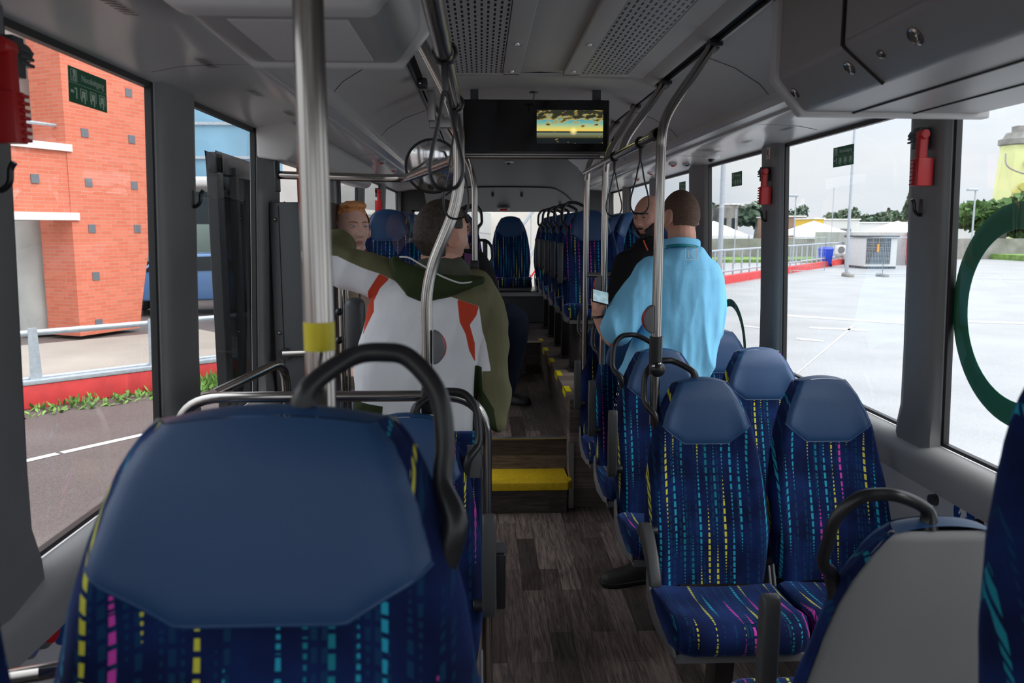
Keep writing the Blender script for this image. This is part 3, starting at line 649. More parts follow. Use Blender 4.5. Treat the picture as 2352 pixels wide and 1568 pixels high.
# rear bench seats
for k, (x, lb) in enumerate(((-.73, 'leftmost seat against the rear window'), (-.26, 'rear seat left of the centre one'), (.325, 'centre rear seat at the end of the aisle, in front of the rear window'), (.80, 'rear seat right of the centre one'), (1.25, 'rightmost seat against the rear window'))):
    dup(seatAW, (x, 8.72 if k == 2 else 8.8, .66), label=lb, group='rear bench seats', skip=('pedestal',))
m = MB(); m.box(-.95, 1.5, 8.45, 9.2, .66, 1.0); struct(m.build('trim_bench_box', M_dgrey, bevel=.01))
m = MB(); m.box(-.95, 1.5, 8.435, 8.449, .95, .99); struct(m.build('trim_bench_edge', M_alu))
# left rear rows
seatL = make_seat('left-hand aisle seat on the raised floor behind the seated passenger', 'seats on the raised left platform', 1, arm='up')
seatL.location = (-.20, 6.45, .66)
dup(seatAW, (-.66, 5.55, .66), label='left window seat seen through the glass screen beside the red-haired man', group='seats on the raised left platform')
dup(seatL, (-.12, 5.98, .38), label='left-hand seat under the seated passenger in the dark jacket')
dup(seatL, (-.20, 7.15, .66), label='left-hand aisle seat in the row behind, only its handle and edge showing')
dup(seatAW, (-.66, 6.45, .66), label='left window seat further back behind the glass screen', group='seats on the raised left platform')
dup(seatAW, (-.66, 7.15, .66), label='hindmost left window seat before the rear bench', group='seats on the raised left platform')
# left front: near seat on a wheel box, seat two at floor level
near = make_seat('huge near seat filling the lower left, blurred, with a black grab handle', 'seats near the camera', 1, tab=TABW, arm=None, hx=.195)
near.location = (-.238, .69, .325)
nearR = make_seat('near seat cut off by the right edge of the picture, mostly its dark side', 'seats near the camera', 0, tab=TABW, arm=None)
nearR.location = (.822, .72, .37)
nw = dup(nearR, (-.675, .565, .285), label='near window seat at the bottom left corner, only its dark shoulder showing')
seat2 = make_seat('blue seat behind the huge near seat with an upright armrest against the steel rail', 'seats near the camera', 1, arm='up')
seat2.location = (-.215, 2.04, 0)
dup(seatAW, (-.66, 2.05, 0), label='left window seat hidden behind the huge near seat, under the steel rail', group='seats near the camera')
m = MB(); m.box(-.99, -.02, .05, 1.15, 0, .345); m.box(.50, 1.55, .05, 1.10, 0, .385); struct(m.build('trim_wheel_boxes', M_dgrey, bevel=.01))
# seat facing away
gs = make_seat('rear-facing seat at lower right showing its smooth grey back shell', 'seats near the camera', 1, arm='up', shell_text=True)
gs.location = (.835, 1.575, 0); gs.rotation_euler = (0, 0, math.pi)
# folded seat pad behind the rail
t = thing('tip_up_seat', 'patterned blue tip-up seat just behind the rail beside the green jacket hem', 'seat', (-.04, 2.62, 0))
m = MB(); m.box(-.20, .035, -.04, .02, .50, .985); m.build('cushion', M_fab, t, bevel=.018); m = MB(); m.box(-.19, .02, .02, .035, .48, .95); m.build('support', M_shell, t, bevel=.004)

# ---------------------------------------------------------------- steel tubes
def tube_thing(name, label, cat, paths, mt=M_steel, group=None, extra=None):
    t = thing(name, label, cat, (0, 0, 0), 0, group)
    for pn, pts, r in paths:
        m = MB(); m.tube(pts, r, 18); m.build(pn, mt, t, ang=70)
    return t
def ribbed(pts, r, t, name='tube', n=22):
    """steel tube with shallow lengthwise grooves"""
    m = MB(); m.tube(pts, r, 24); return m.build(name, M_steel, t, ang=70)
# near pole with yellow band
t = thing('grab_pole', 'thick blurred steel pole with a yellow band, nearest the camera', 'pole', (-.2035, 1.0, 0))
ribbed([(0, 0, .345), (0, 0, E+.70)], .0185, t)
p0 = PY(740, 803, 1.0).z; p1 = PY(740, 738, 1.0).z
m = MB(); m.cyl((0, 0, p0), (0, 0, p1), .0193, n=28); m.build('yellow_band', M_ytape, t)
m = MB(); m.cyl((0, 0, .345), (0, 0, .36), .035); m.build('foot_flange', M_blackp, t)
# modesty rail
t = thing('guard_rail', 'steel tube rail with rounded ends crossing behind the near seats', 'rail', (0, 0, 0))
yr = 2.30; zr = E-.485
m = MB(); m.tube(fillet([(-.93, yr, .02), (-.885, yr, zr), (.012, yr, zr), (.012, yr, .02)], .13, 10), .0165, 18); m.build('tube', M_steel, t, ang=70)
m = MB(); m.cyl((.012, yr, 0), (.012, yr, .015), .035); m.build('foot_flange', M_blackp, t)
m = MB()
z0 = PY(1095, 1095, yr).z; z1 = PY(1095, 1020, yr).z
m.box(-.045, -.0, yr-.012, yr-.006, z0, z1); m.box(-.004, .002, yr-.014, yr, z0, z0+.03); m.box(-.004, .002, yr-.014, yr, z1-.03, z1); m.build('bracket_plate', M_midg, t, bevel=.002)
a = PY(1128, 1175, 2.0).z; b = PY(1128, 1412, 2.0).z
t = thing('waste_bin', 'small black box on the aisle side of the steel rail', 'box', (.035, 2.33, 0))
m = MB(); m.box(0, .035, -.02, .06, .50, .68); m.build('body', M_blackp, t, bevel=.006); m = MB(); m.box(.002, .033, -.018, .058, .6805, .686); m.build('lid', M_dgrey, t, bevel=.002)
# second rail further left and deeper
t = thing('guard_rail', 'angled steel hand rail rising to a bend before the cabinet at the left doorway', 'rail', (0, 0, 0))
pa, pb_, pc, pd = PY(490, 905, 2.45), PY(648, 832, 2.85), PY(668, 850, 2.87), PY(668, 960, 2.87)
m = MB(); m.tube(fillet([pa, pb_+Vector((.01, 0, .008)), Vector((pd.x+.012, pd.y, .02))], .09, 10), .0165, 18); m.build('tube', M_steel, t, ang=70)
t = thing('guard_rail', 'short horizontal steel bar fixed to the dark cabinet', 'rail', (0, 0, 0))
m = MB(); m.tube([PY(650, 812, 3.545), PY(772, 809, 3.545)], .0165, 16); m.build('tube', M_steel, t); m = MB(); a = PY(655, 812, 3.555); m.cyl(a, a-Vector((0, .02, 0)), .026); m.build('wall_plate', M_blackp, t)
# left curved pole
t = thing('grab_pole', 'cranked steel pole in front of the man in the white and green jacket', 'pole', (0, 0, 0))
yl = 2.30
pts = [PY(981, 935, yl), PY(979, 640, yl), PY(1057, 455, yl), PY(1053, 300, yl), PY(1035, 230, yl), PY(990, 140, yl), Vector((-.243, yl, E+.655))]
m = MB(); m.tube(fillet(pts, .09, 8), .0165, 20); m.build('tube', M_steel, t, ang=70)
m = MB(); a = PY(981, 925, yl); m.box(a.x-.016, a.x+.028, yl-.03, yl+.025, a.z-.03, a.z+.05); m.build('clamp', M_blackp, t, bevel=.008)
def stop_button(name, label, P, s, rr=.042, face=1):
    """half-disc request button; s = side on which the red face shows"""
    t = thing(name, label, 'stop button', P)
    m = MB(); pr = [(0, -rr)]+[(s*rr*.72*math.cos(a), rr*math.sin(a)) for a in [math.radians(-80+160*k/14) for k in range(15)]]+[(0, rr)]
    pr = [(x+s*.0, z) for x, z in pr]
    m.prism(pr, .036, (0, .018, 0), (1, 0, 0), (0, 0, 1)); m.build('housing', M_midg, t, bevel=.006, ang=50)
    pr2 = [(s*(rr*.74)*math.cos(a), rr*.92*math.sin(a)) for a in [math.radians(-50+100*k/10) for k in range(11)]]
    rg = []
    m = MB(); m.loft([[Vector((x*q, y, z)) for y, q in ((-.014, .97), (-.012, 1.06), (.012, 1.06), (.014, .97))] for x, z in pr2]); m.build('red_button', M_red, t, ang=50)
    return t
a = PY(985, 797, yl); stop_button('stop_button', 'grey half-round request button with a red edge on the cranked left pole', (a.x+.012, yl, a.z), 1, .05)
# ceiling rail left
t = thing('ceiling_rail', 'thick steel ceiling rail running toward the camera above the left poles', 'rail', (0, 0, 0))
m = MB(); m.tube([(-.07, -.6, E+.335), (-.07, 2.33, E+.335)], .0175, 18); m.build('tube', M_steel, t)
m = MB(); m.cyl((-.07, 2.25, E+.335), (-.07, 2.34, E+.335), .020); m.build('joint_sleeve', M_steeld, t)
# far left pole
t = thing('grab_pole', 'thin steel pole behind the jacket man with a black clamp at chest height', 'pole', (0, 0, 0))
yf = 4.5
m = MB(); m.tube(fillet([Vector((PY(1091, 620, yf).x, yf, .38 if yf > 4.78 else .0)), PY(1090, 420, yf), PY(1078, 372, yf), Vector((-.25, yf-.2, E+.65))], .12, 8), .0165, 16); m.build('tube', M_steel, t, ang=70)
m = MB(); a = PY(1091, 612, yf); m.box(a.x-.03, a.x+.022, yf-.03, yf+.03, a.z-.025, a.z+.035); m.build('clamp', M_blackp, t, bevel=.006)
m = MB(); m.tube([a-Vector((.03, 0, 0)), a-Vector((.12, .0, 0))], .016, 12); m.build('side_bar', M_steel, t)
# transverse bar to the left
t = thing('guard_rail', 'horizontal steel bar from the left pillar that kinks up to the cranked pole', 'rail', (0, 0, 0))
m = MB(); m.tube(fillet([PY(640, 402, 3.45), PY(930, 410, 3.35), PY(1040, 368, 2.34)], .10, 8), .0165, 18); m.build('tube', M_steel, t, ang=70)
m = MB(); a = PY(640, 402, 3.45); m.box(a.x-.012, a.x+.0, a.y-.03, a.y+.03, a.z-.07, a.z+.06); m.build('wall_plate', M_blackp, t, bevel=.005)
# right poles and rail
xr = .612; zt_ = E+.325
t = thing('ceiling_rail', 'horizontal steel rail with hanging straps linking the right-hand poles', 'rail', (0, 0, 0))
m = MB(); m.tube([(xr, 2.80, zt_), (xr, 4.72, zt_)], .0165, 18); m.build('tube', M_steel, t)
m = MB(); m.cyl((xr, 2.80, zt_), (xr, 2.86, zt_), .021); m.build('joint_sleeve', M_blackp, t)
def right_pole(Y, zb, yb, label, stops):
    t = thing('grab_pole', label, 'pole', (0, 0, 0))
    P = [(xr, Y, zb), (xr, Y, E+.27), (xr+.02, Y+.01, E+.38), (xr+.14, (Y+yb)/2+.02, E+.545), (.835, yb, E+.655)]
    if zb > E+.2: P = [(xr, Y, zt_), (xr+.03, Y+.02, E+.40), (xr+.14, (Y+yb)/2+.02, E+.545), (.835, yb, E+.655)]
    m = MB(); m.tube(catmull([Vector(p) for p in P], 8) if zb > E+.2 else [Vector(P[0])]+catmull([Vector(p) for p in P[1:]], 8), .0168, 20); m.build('tube', M_steel, t, ang=70)
    m = MB(); m.box(.812, .858, yb-.03, yb+.03, E+.638, E+.668); m.tube([(.82, yb-.0, E+.63), (.84, yb, E+.66)], [.022, .026], 14)
    m.build('ceiling_bracket', M_blackp, t, bevel=.005)
    return t
p = right_pole(2.75, .97, 2.93, 'right-hand steel pole clamped to the front aisle seat, curving out to the ceiling', 0)
a = PY(1507, 812, 2.75)
m = MB(); m.cyl((xr, 2.75, PY(1507, 858, 2.75).z+.0), (xr, 2.75, PY(1507, 772, 2.75).z), .023, n=24); m.sph((xr+.004, 2.735, PY(1507, 846, 2.75).z), (.028, .026, .028))
m.build('clamp', M_blackp, p)
m = MB(); c = PY(1507, 838, 2.71); m.sph(c+Vector((-.010, -.0, -.004)), .006); m.sph(c+Vector((.012, 0, .004)), .006); m.build('clamp_bolt', M_chrome, p)
right_pole(3.52, E+.3, 3.69, 'short curved steel tube from the ceiling to the right strap rail, the middle bracket', 0)
right_pole(3.97, .98, 4.39, 'steel pole with a round button beside the phone, the nearer of the thin pair', 0)
t = right_pole(4.67, .70, 5.05, 'farther steel pole of the thin pair, at the edge of the raised floor', 0)
m = MB(); m.tube([(xr, 4.67, PY(1350, 632, 4.67).z), (xr, 3.97, PY(1393, 640, 3.97).z+.02)][:1]+[(xr+.18, 4.66, PY(1350, 632, 4.67).z)], .016, 12); m.build('side_bar', M_steel, t)
m = MB(); a = PY(1350, 632, 4.67); m.cyl((xr+.18, 4.66, a.z), (xr+.45, 4.66, a.z), .024); m.build('padded_bar', M_blackp, t)
a = PY(1503, 733, 2.75); stop_button('stop_button', 'grey request button with a red edge on the pole clamped to the front aisle seat', (xr-.012, 2.75, a.z), -1, .05)
a = PY(1388, 655, 3.97); stop_button('stop_button', 'grey request button on the thin right pole just above the phone', (xr-.012, 3.97, a.z), -1, .05)
# black strip running between brackets on both grooves
t = tag(MB().build('x', M_dark) if False else (lambda mb: mb.build('ceiling_track', M_blackp))(MB().box(.838, .850, .3, 7.4, E+.650, E+.662)), 'thin black track between the pole brackets on the right', 'track')
t = tag((lambda mb: mb.build('ceiling_track', M_blackp))(MB().box(CX-.570, CX-.558, .3, 7.4, E+.650, E+.662)), 'thin black track along the left ceiling edge', 'track')
for px, py, lb in ((970, 178, 'black ceiling bracket on the left track above the jacket man'), ):
    p_ = PZ(px, py, E+.655)
    t = thing('ceiling_bracket', lb, 'bracket', (-.262, p_.y, E+.65)); m = MB(); m.box(-.015, .03, -.035, .035, -.045, .0); m.build('body', M_blackp, t, bevel=.008)
    m = MB(); m.sph((.0, -.036, -.025), .006); m.build('bolt', M_chrome, t)
t = thing('ceiling_bracket', 'dull metal bracket block on the left track left of the screen', 'bracket', (0, 0, 0))
a = PY(1010, 280, 4.0); m = MB(); m.box(a.x-.05, a.x+.10, 3.98, 4.02, a.z-.03, a.z+.02); m.build('arm', M_steeld, t, bevel=.004); m = MB(); m.box(a.x-.055, a.x-.02, 3.95, 4.05, a.z, a.z+.14); m.build('plate', M_steeld, t, bevel=.004)
# ---- hanging straps
def strap(P, label, drop=.20, w=.038, r=.0038, rail=.0175, up=.03):
    t = thing('hanging_strap', label, 'strap', P, 0, 'black loop straps')
    m = MB(); m.tube([(0+ (rail+.003)*math.cos(a), 0, (rail+.003)*math.sin(a)) for a in [2*math.pi*k/14 for k in range(14)]], .004, 8, close=True); m.build('clip_ring', M_blackp, t)
    m = MB(); m.tube([(0, 0, -rail), (0, 0, -rail-.055)], [.009, .006], 10); m.build('clip_body', M_blackp, t, bevel=.002)
    z0 = -rail-.05
    L_ = [(0, 0, z0), (w*.45, 0, z0-drop*.35), (w, 0, z0-drop*.75), (w*.75, 0, z0-drop*.95), (0, 0, z0-drop), (-w*.75, 0, z0-drop*.95), (-w, 0, z0-drop*.75), (-w*.45, 0, z0-drop*.35)]
    m = MB(); m.tube(catmull(L_, 6, True), r, 8, close=True); m.build('loop', M_blackp, t)
    return t
strap((-.068, 1.60, E+.335), 'large black strap loop hanging closest to the camera from the left ceiling rail', .19, .032, .0042, .0185)
strap((-.068, 2.22, E+.335), 'black strap loop tangled behind the cranked pole beside the round mirror', .24, .034, .003, .0185)
strap((xr, 3.70, zt_), 'left one of the two black strap loops on the right rail', .20, .036, .0033)
strap((xr, 3.10, zt_), 'right one of the two black strap loops on the right rail', .20, .036, .0033)
# ---- round convex mirror
t = thing('convex_mirror', 'round convex passenger mirror with black rim under the left rail', 'mirror', PY(994, 382, 3.25))
R_ = .107
Mx = Euler((math.radians(108), 0, math.radians(4))).to_matrix().to_4x4()
m = MB(); m.lathe([(R_*math.sin(a), .10*math.cos(a)-.088+.0) for a in [math.pi/2*.62*k/8*.9 for k in range(0)]] or [(0.0001, .024), (R_*.3, .022), (R_*.6, .015), (R_*.85, .006), (R_*.97, 0)], Mx, 40); m.build('mirror_glass', M_chrome, t, ang=80)
m = MB(); m.tube([Mx @ Vector((R_*math.cos(a), R_*math.sin(a), 0)) for a in [2*math.pi*k/48 for k in range(48)]], .005, 8, close=True); m.build('rim', M_rubber, t)
m = MB(); m.lathe([(0.001, -.03), (R_*.6, -.028), (R_*.96, -.004)], Mx, 40); m.build('rear_shell', M_blackp, t)
m = MB(); m.tube([(.05, .02, 0), (.09, -.1, .05), (.11, -.4, .07)], .008, 8); m.sph((.095, -.0, .04), .025); m.build('mirror_arm', M_blackp, t)
# ---- passenger screen
def screen_mat():
    m, t, b = nt('sunset_picture'); N = t.nodes; L = t.links
    tc = N.new('ShaderNodeTexCoord'); sp = N.new('ShaderNodeSeparateXYZ'); L.new(tc.outputs['Object'], sp.inputs[0])
    mr = N.new('ShaderNodeMapRange'); mr.inputs[1].default_value = -.082; mr.inputs[2].default_value = .082; L.new(sp.outputs[2], mr.inputs[0])
    r = N.new('ShaderNodeValToRGB'); e = r.color_ramp.elements; e[0].position = 0; e[0].color = (.004, .006, .008, 1); e[1].position = 1; e[1].color = (.16, .13, .05, 1)
    for p, c in ((.15, (.005, .008, .008)), (.20, (.10, .09, .04)), (.31, (.16, .20, .12)), (.325, (.02, .03, .03)), (.36, (.03, .04, .03)), (.375, (.75, .50, .08)), (.47, (.50, .50, .15)), (.6, (.14, .36, .30)), (.75, (.05, .22, .28)), (.85, (.05, .14, .17))): x = e.new(p); x.color = (*c, 1)
    L.new(mr.outputs[0], r.inputs[0])
    mp = N.new('ShaderNodeMapping'); mp.inputs['Scale'].default_value = (1, 1, 2.3); L.new(tc.outputs['Object'], mp.inputs[0])
    n = N.new('ShaderNodeTexNoise'); n.inputs['Scale'].default_value = 24; n.inputs['Detail'].default_value = 6; L.new(mp.outputs[0], n.inputs['Vector'])
    hg = N.new('ShaderNodeMapRange'); hg.inputs[1].default_value = .40; hg.inputs[2].default_value = 1.0; hg.inputs[3].default_value = -.16; hg.inputs[4].default_value = .24; L.new(mr.outputs[0], hg.inputs[0])
    ad = N.new('ShaderNodeMath'); L.new(n.outputs['Fac'], ad.inputs[0]); L.new(hg.outputs[0], ad.inputs[1])
    cr = N.new('ShaderNodeValToRGB'); cr.color_ramp.elements[0].position = .48; cr.color_ramp.elements[1].position = .58; L.new(ad.outputs[0], cr.inputs[0])
    cc = N.new('ShaderNodeValToRGB'); cc.color_ramp.elements[0].color = (.55, .42, .10, 1); cc.color_ramp.elements[1].color = (.02, .022, .014, 1); cc.color_ramp.elements[0].position = .5; cc.color_ramp.elements[1].position = .66; L.new(ad.outputs[0], cc.inputs[0])
    mx = N.new('ShaderNodeMix'); mx.data_type = 'RGBA'; L.new(cr.outputs[0], mx.inputs['Factor']); L.new(r.outputs[0], mx.inputs['A']); L.new(cc.outputs[0], mx.inputs['B'])
    # sun disc
    vm = N.new('ShaderNodeVectorMath'); vm.operation = 'DISTANCE'; L.new(tc.outputs['Object'], vm.inputs[0]); vm.inputs[1].default_value = (.018, 0, -.022)
    sr = N.new('ShaderNodeMapRange'); sr.inputs[1].default_value = .022; sr.inputs[2].default_value = .002; L.new(vm.outputs['Value'], sr.inputs[0])
    m2 = N.new('ShaderNodeMix'); m2.data_type = 'RGBA'; L.new(sr.outputs[0], m2.inputs['Factor']); L.new(mx.outputs['Result'], m2.inputs['A']); m2.inputs['B'].default_value = (1, .8, .3, 1)
    b.inputs['Base Color'].default_value = (0, 0, 0, 1); b.inputs['Roughness'].default_value = .2
    L.new(m2.outputs['Result'], b.inputs['Emission Color']); b.inputs['Emission Strength'].default_value = .5
    return m
TY = 4.1
t = thing('passenger_screen', 'wide black passenger screen under the ceiling showing a sunset', 'screen', (.28, TY, E+.505))
M_scr = mat('black_screen_glass', (.004, .004, .005), .07, spec=.5)
m = MB(); m.box(-.367, .367, .0, .07, -.133, .133); m.build('housing', M_blackp, t, bevel=.006)
m = MB(); m.box(-.358, .358, -.004, .0, -.120, .126); m.build('screen_glass', M_scr, t)
cpx = (PY(1232, 252, TY)+PY(1385, 330, TY))*.5-t.location
m = MB(); m.box(-.167, .167, -.0062, -.0045, -.082, .082); m.build('picture', screen_mat(), t, smooth=False, loc=(cpx.x, 0, cpx.z))
m = MB(); m.tube([(-.37, .02, -.145), (.35, .02, -.145)], .011, 14); m.box(-.36, .36, .0, .06, -.139, -.131); m.build('lower_bar', M_steel, t)
for s in (-.31, .31): m = MB(); m.box(s-.02, s+.02, .05, .09, .05, .20); m.build('mounting_arm', M_dgrey, t)
m = MB(); m.box(.325, .345, .007, .009, -.150, -.141); m.build('badge', M_white, t, smooth=False)
# dome cameras
def dome(P, label, s=1.0):
    t = thing('dome_camera', label, 'camera', P, 0, 'dome cameras')
    m = MB(); m.lathe([(0.001, 0), (.05*s, 0), (.048*s, -.012*s), (.035*s, -.02*s), (.001, -.022*s)]); m.build('housing', M_white, t, ang=60)
    m = MB(); m.sph((-.006*s, -.01*s, -.022*s), .019*s); m.build('lens', M_blackp, t)
dome(PZ(1635, 357, E+.415), 'white dome camera under the right cove above a green-signed window', .95)
dome(Vector((.28, 8.0, PY(1175, 368, 8.0).z+.0)), 'small white dome camera on the ceiling seen just below the screen', 1.15)
# green cable hook above the screen
t = thing('cable_hook', 'little dark green hook on the ceiling above the screen', 'hook', PY(1226, 212, 3.9))
m = MB(); m.lathe([(.001, .005), (.022, .004), (.02, -.002), (.001, -.003)]); m.build('base', M_dgrey, t); m = MB(); m.tube([(0, 0, 0), (.002, 0, -.015), (-.004, 0, -.04)], .003, 6); m.build('cable', M_green, t)
# ---- hammers, hooks, signs, windows decals
def hammer(s, y, z, label, k=1.0, flip=1):
    x = XW(s, z)-s*.03
    t = thing('emergency_hammer', label, 'emergency hammer', (x, y, z), 0, 'red emergency hammers'); t.scale = (k, k, k)
    s_ = -s
    m = MB(); m.box(min(0, s_*.035), max(0, s_*.035), -.02, .045, .035, .075); m.box(min(0, s_*.045), max(0, s_*.045), -.018, .02, .01, .085); m.cyl((s_*.02, -.02, .062), (s_*.02, .055, .062), .022)
    for q in range(3): m.box(min(0, s_*.048), max(0, s_*.048), .0, .048, .035+q*.012, .042+q*.012)
    m.build('holder', M_dgrey, t, bevel=.003)
    m = MB(); m.box(min(s_*.02, s_*.05), max(s_*.02, s_*.05), -.042, -.016, -.10, .06); m.box(min(s_*.0, s_*.055), max(s_*.0, s_*.055), -.05, -.012, -.115, -.02); m.cyl((s_*.035, -.05, .06), (s_*.035, -.01, .06), .016)
    for q in range(7): m.box(min(s_*.01, s_*.062), max(s_*.01, s_*.062), -.030, -.008, -.112+q*.0135, -.105+q*.0135)
    m.build('hammer', M_red, t, bevel=.0025)
P = PX(2112, 350, 1.44); hammer(1, P.y+.02, P.z+.0, 'red emergency hammer on the right pillar beside the green ring window', .95)
P = PX(1757, 420, 1.45); hammer(1, P.y+.02, P.z, 'red emergency hammer on the second right pillar below the warning sticker', .95)
P = PX(-24, 190, -.93); hammer(-1, P.y, P.z+.0, 'red emergency hammer cut by the upper left edge of the picture', 1.0)
P = PX(877, 455, -.86); hammer(-1, P.y, P.z, 'distant red emergency hammer on a left pillar behind the red-haired man', 1.0)
def hook(s, px, py, label):
    X = CX+s*(1.26-.02-.03); P = PX(px, py, X)
    t = thing('coat_hook', label, 'coat hook', P, 0, 'black coat hooks')
    m = MB(); m.tube(catmull([(s*.005, 0, -.03), (-s*.012, -.004, -.034), (-s*.028, -.006, -.02), (-s*.032, -.006, .005), (-s*.040, -.006, .018)], 5), [.008]*17+[.008, .006, .004, .003], 10) if False else m.tube(catmull([(s*.005, 0, -.03), (-s*.012, -.004, -.034), (-s*.028, -.006, -.02), (-s*.032, -.006, .005), (-s*.040, -.006, .018)], 5), .006, 10)
    m.build('prong', M_blackp, t); m = MB(); m.box(*(sorted((s*.01, -s*.006))), -.012, .012, -.04, .02); m.build('plate', M_blackp, t, bevel=.004)
hook(1, 2118, 470, 'black coat hook on the right pillar below the nearest hammer')
hook(1, 1762, 492, 'black coat hook on the second right pillar')
hook(-1, 440, 450, 'black coat hook on the pillar between the two left windows')
hook(-1, -10, 395, 'black coat hook at the left edge of the picture')
hook(-1, 636, 473, 'black coat hook beside the dark cabinet at the left doorway')
def exit_sign(s, px, py, w, h, label):
    z0 = E+.3; P = PX(px, py, XW(s, E+.25)+s*.015); z = P.z; y = P.y
    t = thing('emergency_exit_sign', label, 'sign', (XW(s, z)+s*.0155, y, z), 0, 'green emergency exit stickers')
    # local frame: readable from inside
    ex = Vector((0, -s, 0)); nrm_ = Vector((-s, 0, 0)); ez = Vector((-s*(-.035), 0, 1)).normalized() if False else Vector((-s*.035, 0, 1)).normalized()
    B = basis((0, 0, 0), ex, ez)
    m = MB(); m.box(-w/2, w/2, -h/2, h/2, 0, .0012, B); m.build('plate', M_green, t, smooth=False)
    m = MB()
    text_mesh(m, 'Nooduitgang', h*.27, B @ Matrix.Translation((w*.12, h*.26, .0016)), .0002)
    m.build('lettering', M_signw, t, smooth=False, weld=False)
    m = MB()
    def r_(x0, x1, y0, y1, zz=.0016): m.box(x0*w, x1*w, y0*h, y1*h, .0013, zz, B)
    r_(-.5, .5, .055, .065)
    # running man in a doorway frame
    r_(-.45, -.29, .42, .44); r_(-.45, -.435, .12, .44); r_(-.305, -.29, .12, .44); r_(-.45, -.29, .11, .13)
    m.sph(B @ Vector((-.36*w, .37*h, .0015)), (.0015, .007, .007)); r_(-.385, -.345, .24, .34); r_(-.40, -.375, .14, .25); r_(-.35, -.325, .14, .25); r_(-.34, -.315, .27, .30)
    # hammer glyph and three instruction figures
    r_(-.46, -.38, -.22, -.14); r_(-.33, -.30, -.36, -.05); r_(-.37, -.33, -.10, -.06)
    for k in range(3):
        x = -.22+k*.25
        r_(x, x+.17, -.05, -.03); r_(x, x+.015, -.33, -.03); r_(x+.155, x+.17, -.33, -.03)
        r_(x+.04, x+.13, -.28, -.09); r_(x+.02, x+.05, -.40, -.26); r_(x+.10, x+.13, -.44, -.28)
    m.build('pictograms', M_signw, t, smooth=False, weld=False)
M_signw = mat('pale_green_print', (.60, .75, .60), .5)
exit_sign(1, 1938, 358, .190, .082, 'green Nooduitgang sticker on the widest right window')
exit_sign(1, 1693, 411, .190, .082, 'green Nooduitgang sticker on the right window behind the blue-shirted man')
exit_sign(1, 1568, 430, .190, .082, 'distant green Nooduitgang sticker above the blue-shirted man\'s head')
exit_sign(-1, 200, 207, .190, .082, 'green Nooduitgang sticker on the left window in front of the brick tower')
exit_sign(-1, 826, 425, .190, .082, 'distant green Nooduitgang sticker on a left window above the red-haired man')
# green ring decals outside the panes
def ring(y, z, ro, ri, label, inner=None):
    x = XW(1, z)+.022
    t = thing('ring_decal', label, 'window decal', (x, y, z))
    n = 64; m = MB(); vs = []
    for r in (ro, ri):
        for k in range(n):
            a = 2*math.pi*k/n; vs.append((-.035*r*math.sin(a), r*math.cos(a), r*math.sin(a)))
    m.add(vs, [(k, (k+1) % n, n+(k+1) % n, n+k) for k in range(n)]); o = m.build('ring', M_ring, t, smooth=False); sd_ = o.modifiers.new('s', 'SOLIDIFY'); sd_.thickness = .001
    return t
xg = XW(1, E-.25)+.022
a = PX(2320, 462, xg); b = PX(2320, 983, xg); c = PX(2191, 690, xg)
ro = (a.z-b.z)/2; cy = c.y-ro; ring(cy, (a.z+b.z)/2, ro, ro*.765, 'large green ring printed on the nearest right window')
t = ring(PX(1708, 790, xg).y+ro*.9, E-.73, ro*.9, ro*.76, 'smaller green arc on the right window beside the blue-shirted man')
# lower wall items
P = PX(2208, 1182, 1.53)
t = thing('round_sticker', 'round blue sticker with a white seated figure on the right wall', 'sticker', (XW(1, ZS)-.0015, P.y, P.z))
B = basis((0, 0, 0), (0, -1, 0), (0, 0, 1))
m = MB(); m.lathe([(.0001, 0), (.055, 0), (.055, .001), (.0001, .001)], B, 40); m.build('disc', M_blue, t, smooth=False)
m = MB(); m.lathe([(.0001, .0012), (.010, .0012), (.010, .0018), (.0001, .0018)], B @ Matrix.Translation((0, .030, 0)), 16)
m.prism([(-.016, .018), (.012, .018), (.018, -.002), (.011, -.004), (.009, .006), (.010, -.045), (-.004, -.045), (-.006, -.015), (-.012, -.04), (-.022, -.036), (-.012, .0), (-.013, .006), (-.022, -.006), (-.027, -.002)], .0012, B @ Vector((0, 0, .001)), B.to_3x3() @ Vector((1, 0, 0)), B.to_3x3() @ Vector((0, 1, 0)))
m.build('figure', M_white, t, smooth=False)
def wall_stop(s, px, py, label, k=1.0):
    P = PX(px, py, XW(s, ZS)-s*.02); t = thing('stop_button', label, 'stop button', (XW(s, ZS), P.y, P.z))
    B = basis((0, 0, 0), (0, -s, 0), (0, 0, 1))
    m = MB(); m.lathe([(.001, 0), (.046*k, 0), (.046*k, .018), (.036*k, .026), (.001, .026)], B, 32); m.build('housing', M_midg, t, bevel=.002)
    m = MB(); m.lathe([(.001, .0262), (.033*k, .0262), (.031*k, .032), (.001, .034)], B, 32); m.build('red_button', M_red, t, ang=60)
    m = MB(); text_mesh(m, 'STOP', .018*k, B @ Matrix.Translation((0, 0, .0345)), .0004); m.build('lettering', M_white, t, smooth=False, weld=False)
wall_stop(1, 2315, 1243, 'red STOP button on the right wall behind the grey seat back')
wall_stop(-1, 112, 1447, 'red STOP button on the left wall above the chrome tube', .85)
P = PX(2245, 1205, 1.53)
t = thing('wall_fitting', 'round black knob on the right wall beside the blue sticker', 'knob', (XW(1, ZS), P.y, P.z)); m = MB(); B = basis((0, 0, 0), (0, -1, 0), (0, 0, 1)); m.lathe([(.001, 0), (.02, 0), (.018, .02), (.001, .022)], B); m.build('knob', M_blackp, t)
t = thing('wall_fitting', 'small grey knob on the right wall beside the front window seat', 'knob', (XW(1, ZS), 2.55, PX(2019, 1073, 1.53).z)); m = MB(); m.lathe([(.001, 0), (.02, 0), (.018, .02), (.001, .022)], B); m.build('knob', M_dgrey, t)
P = PX(82, 1485, -.96)
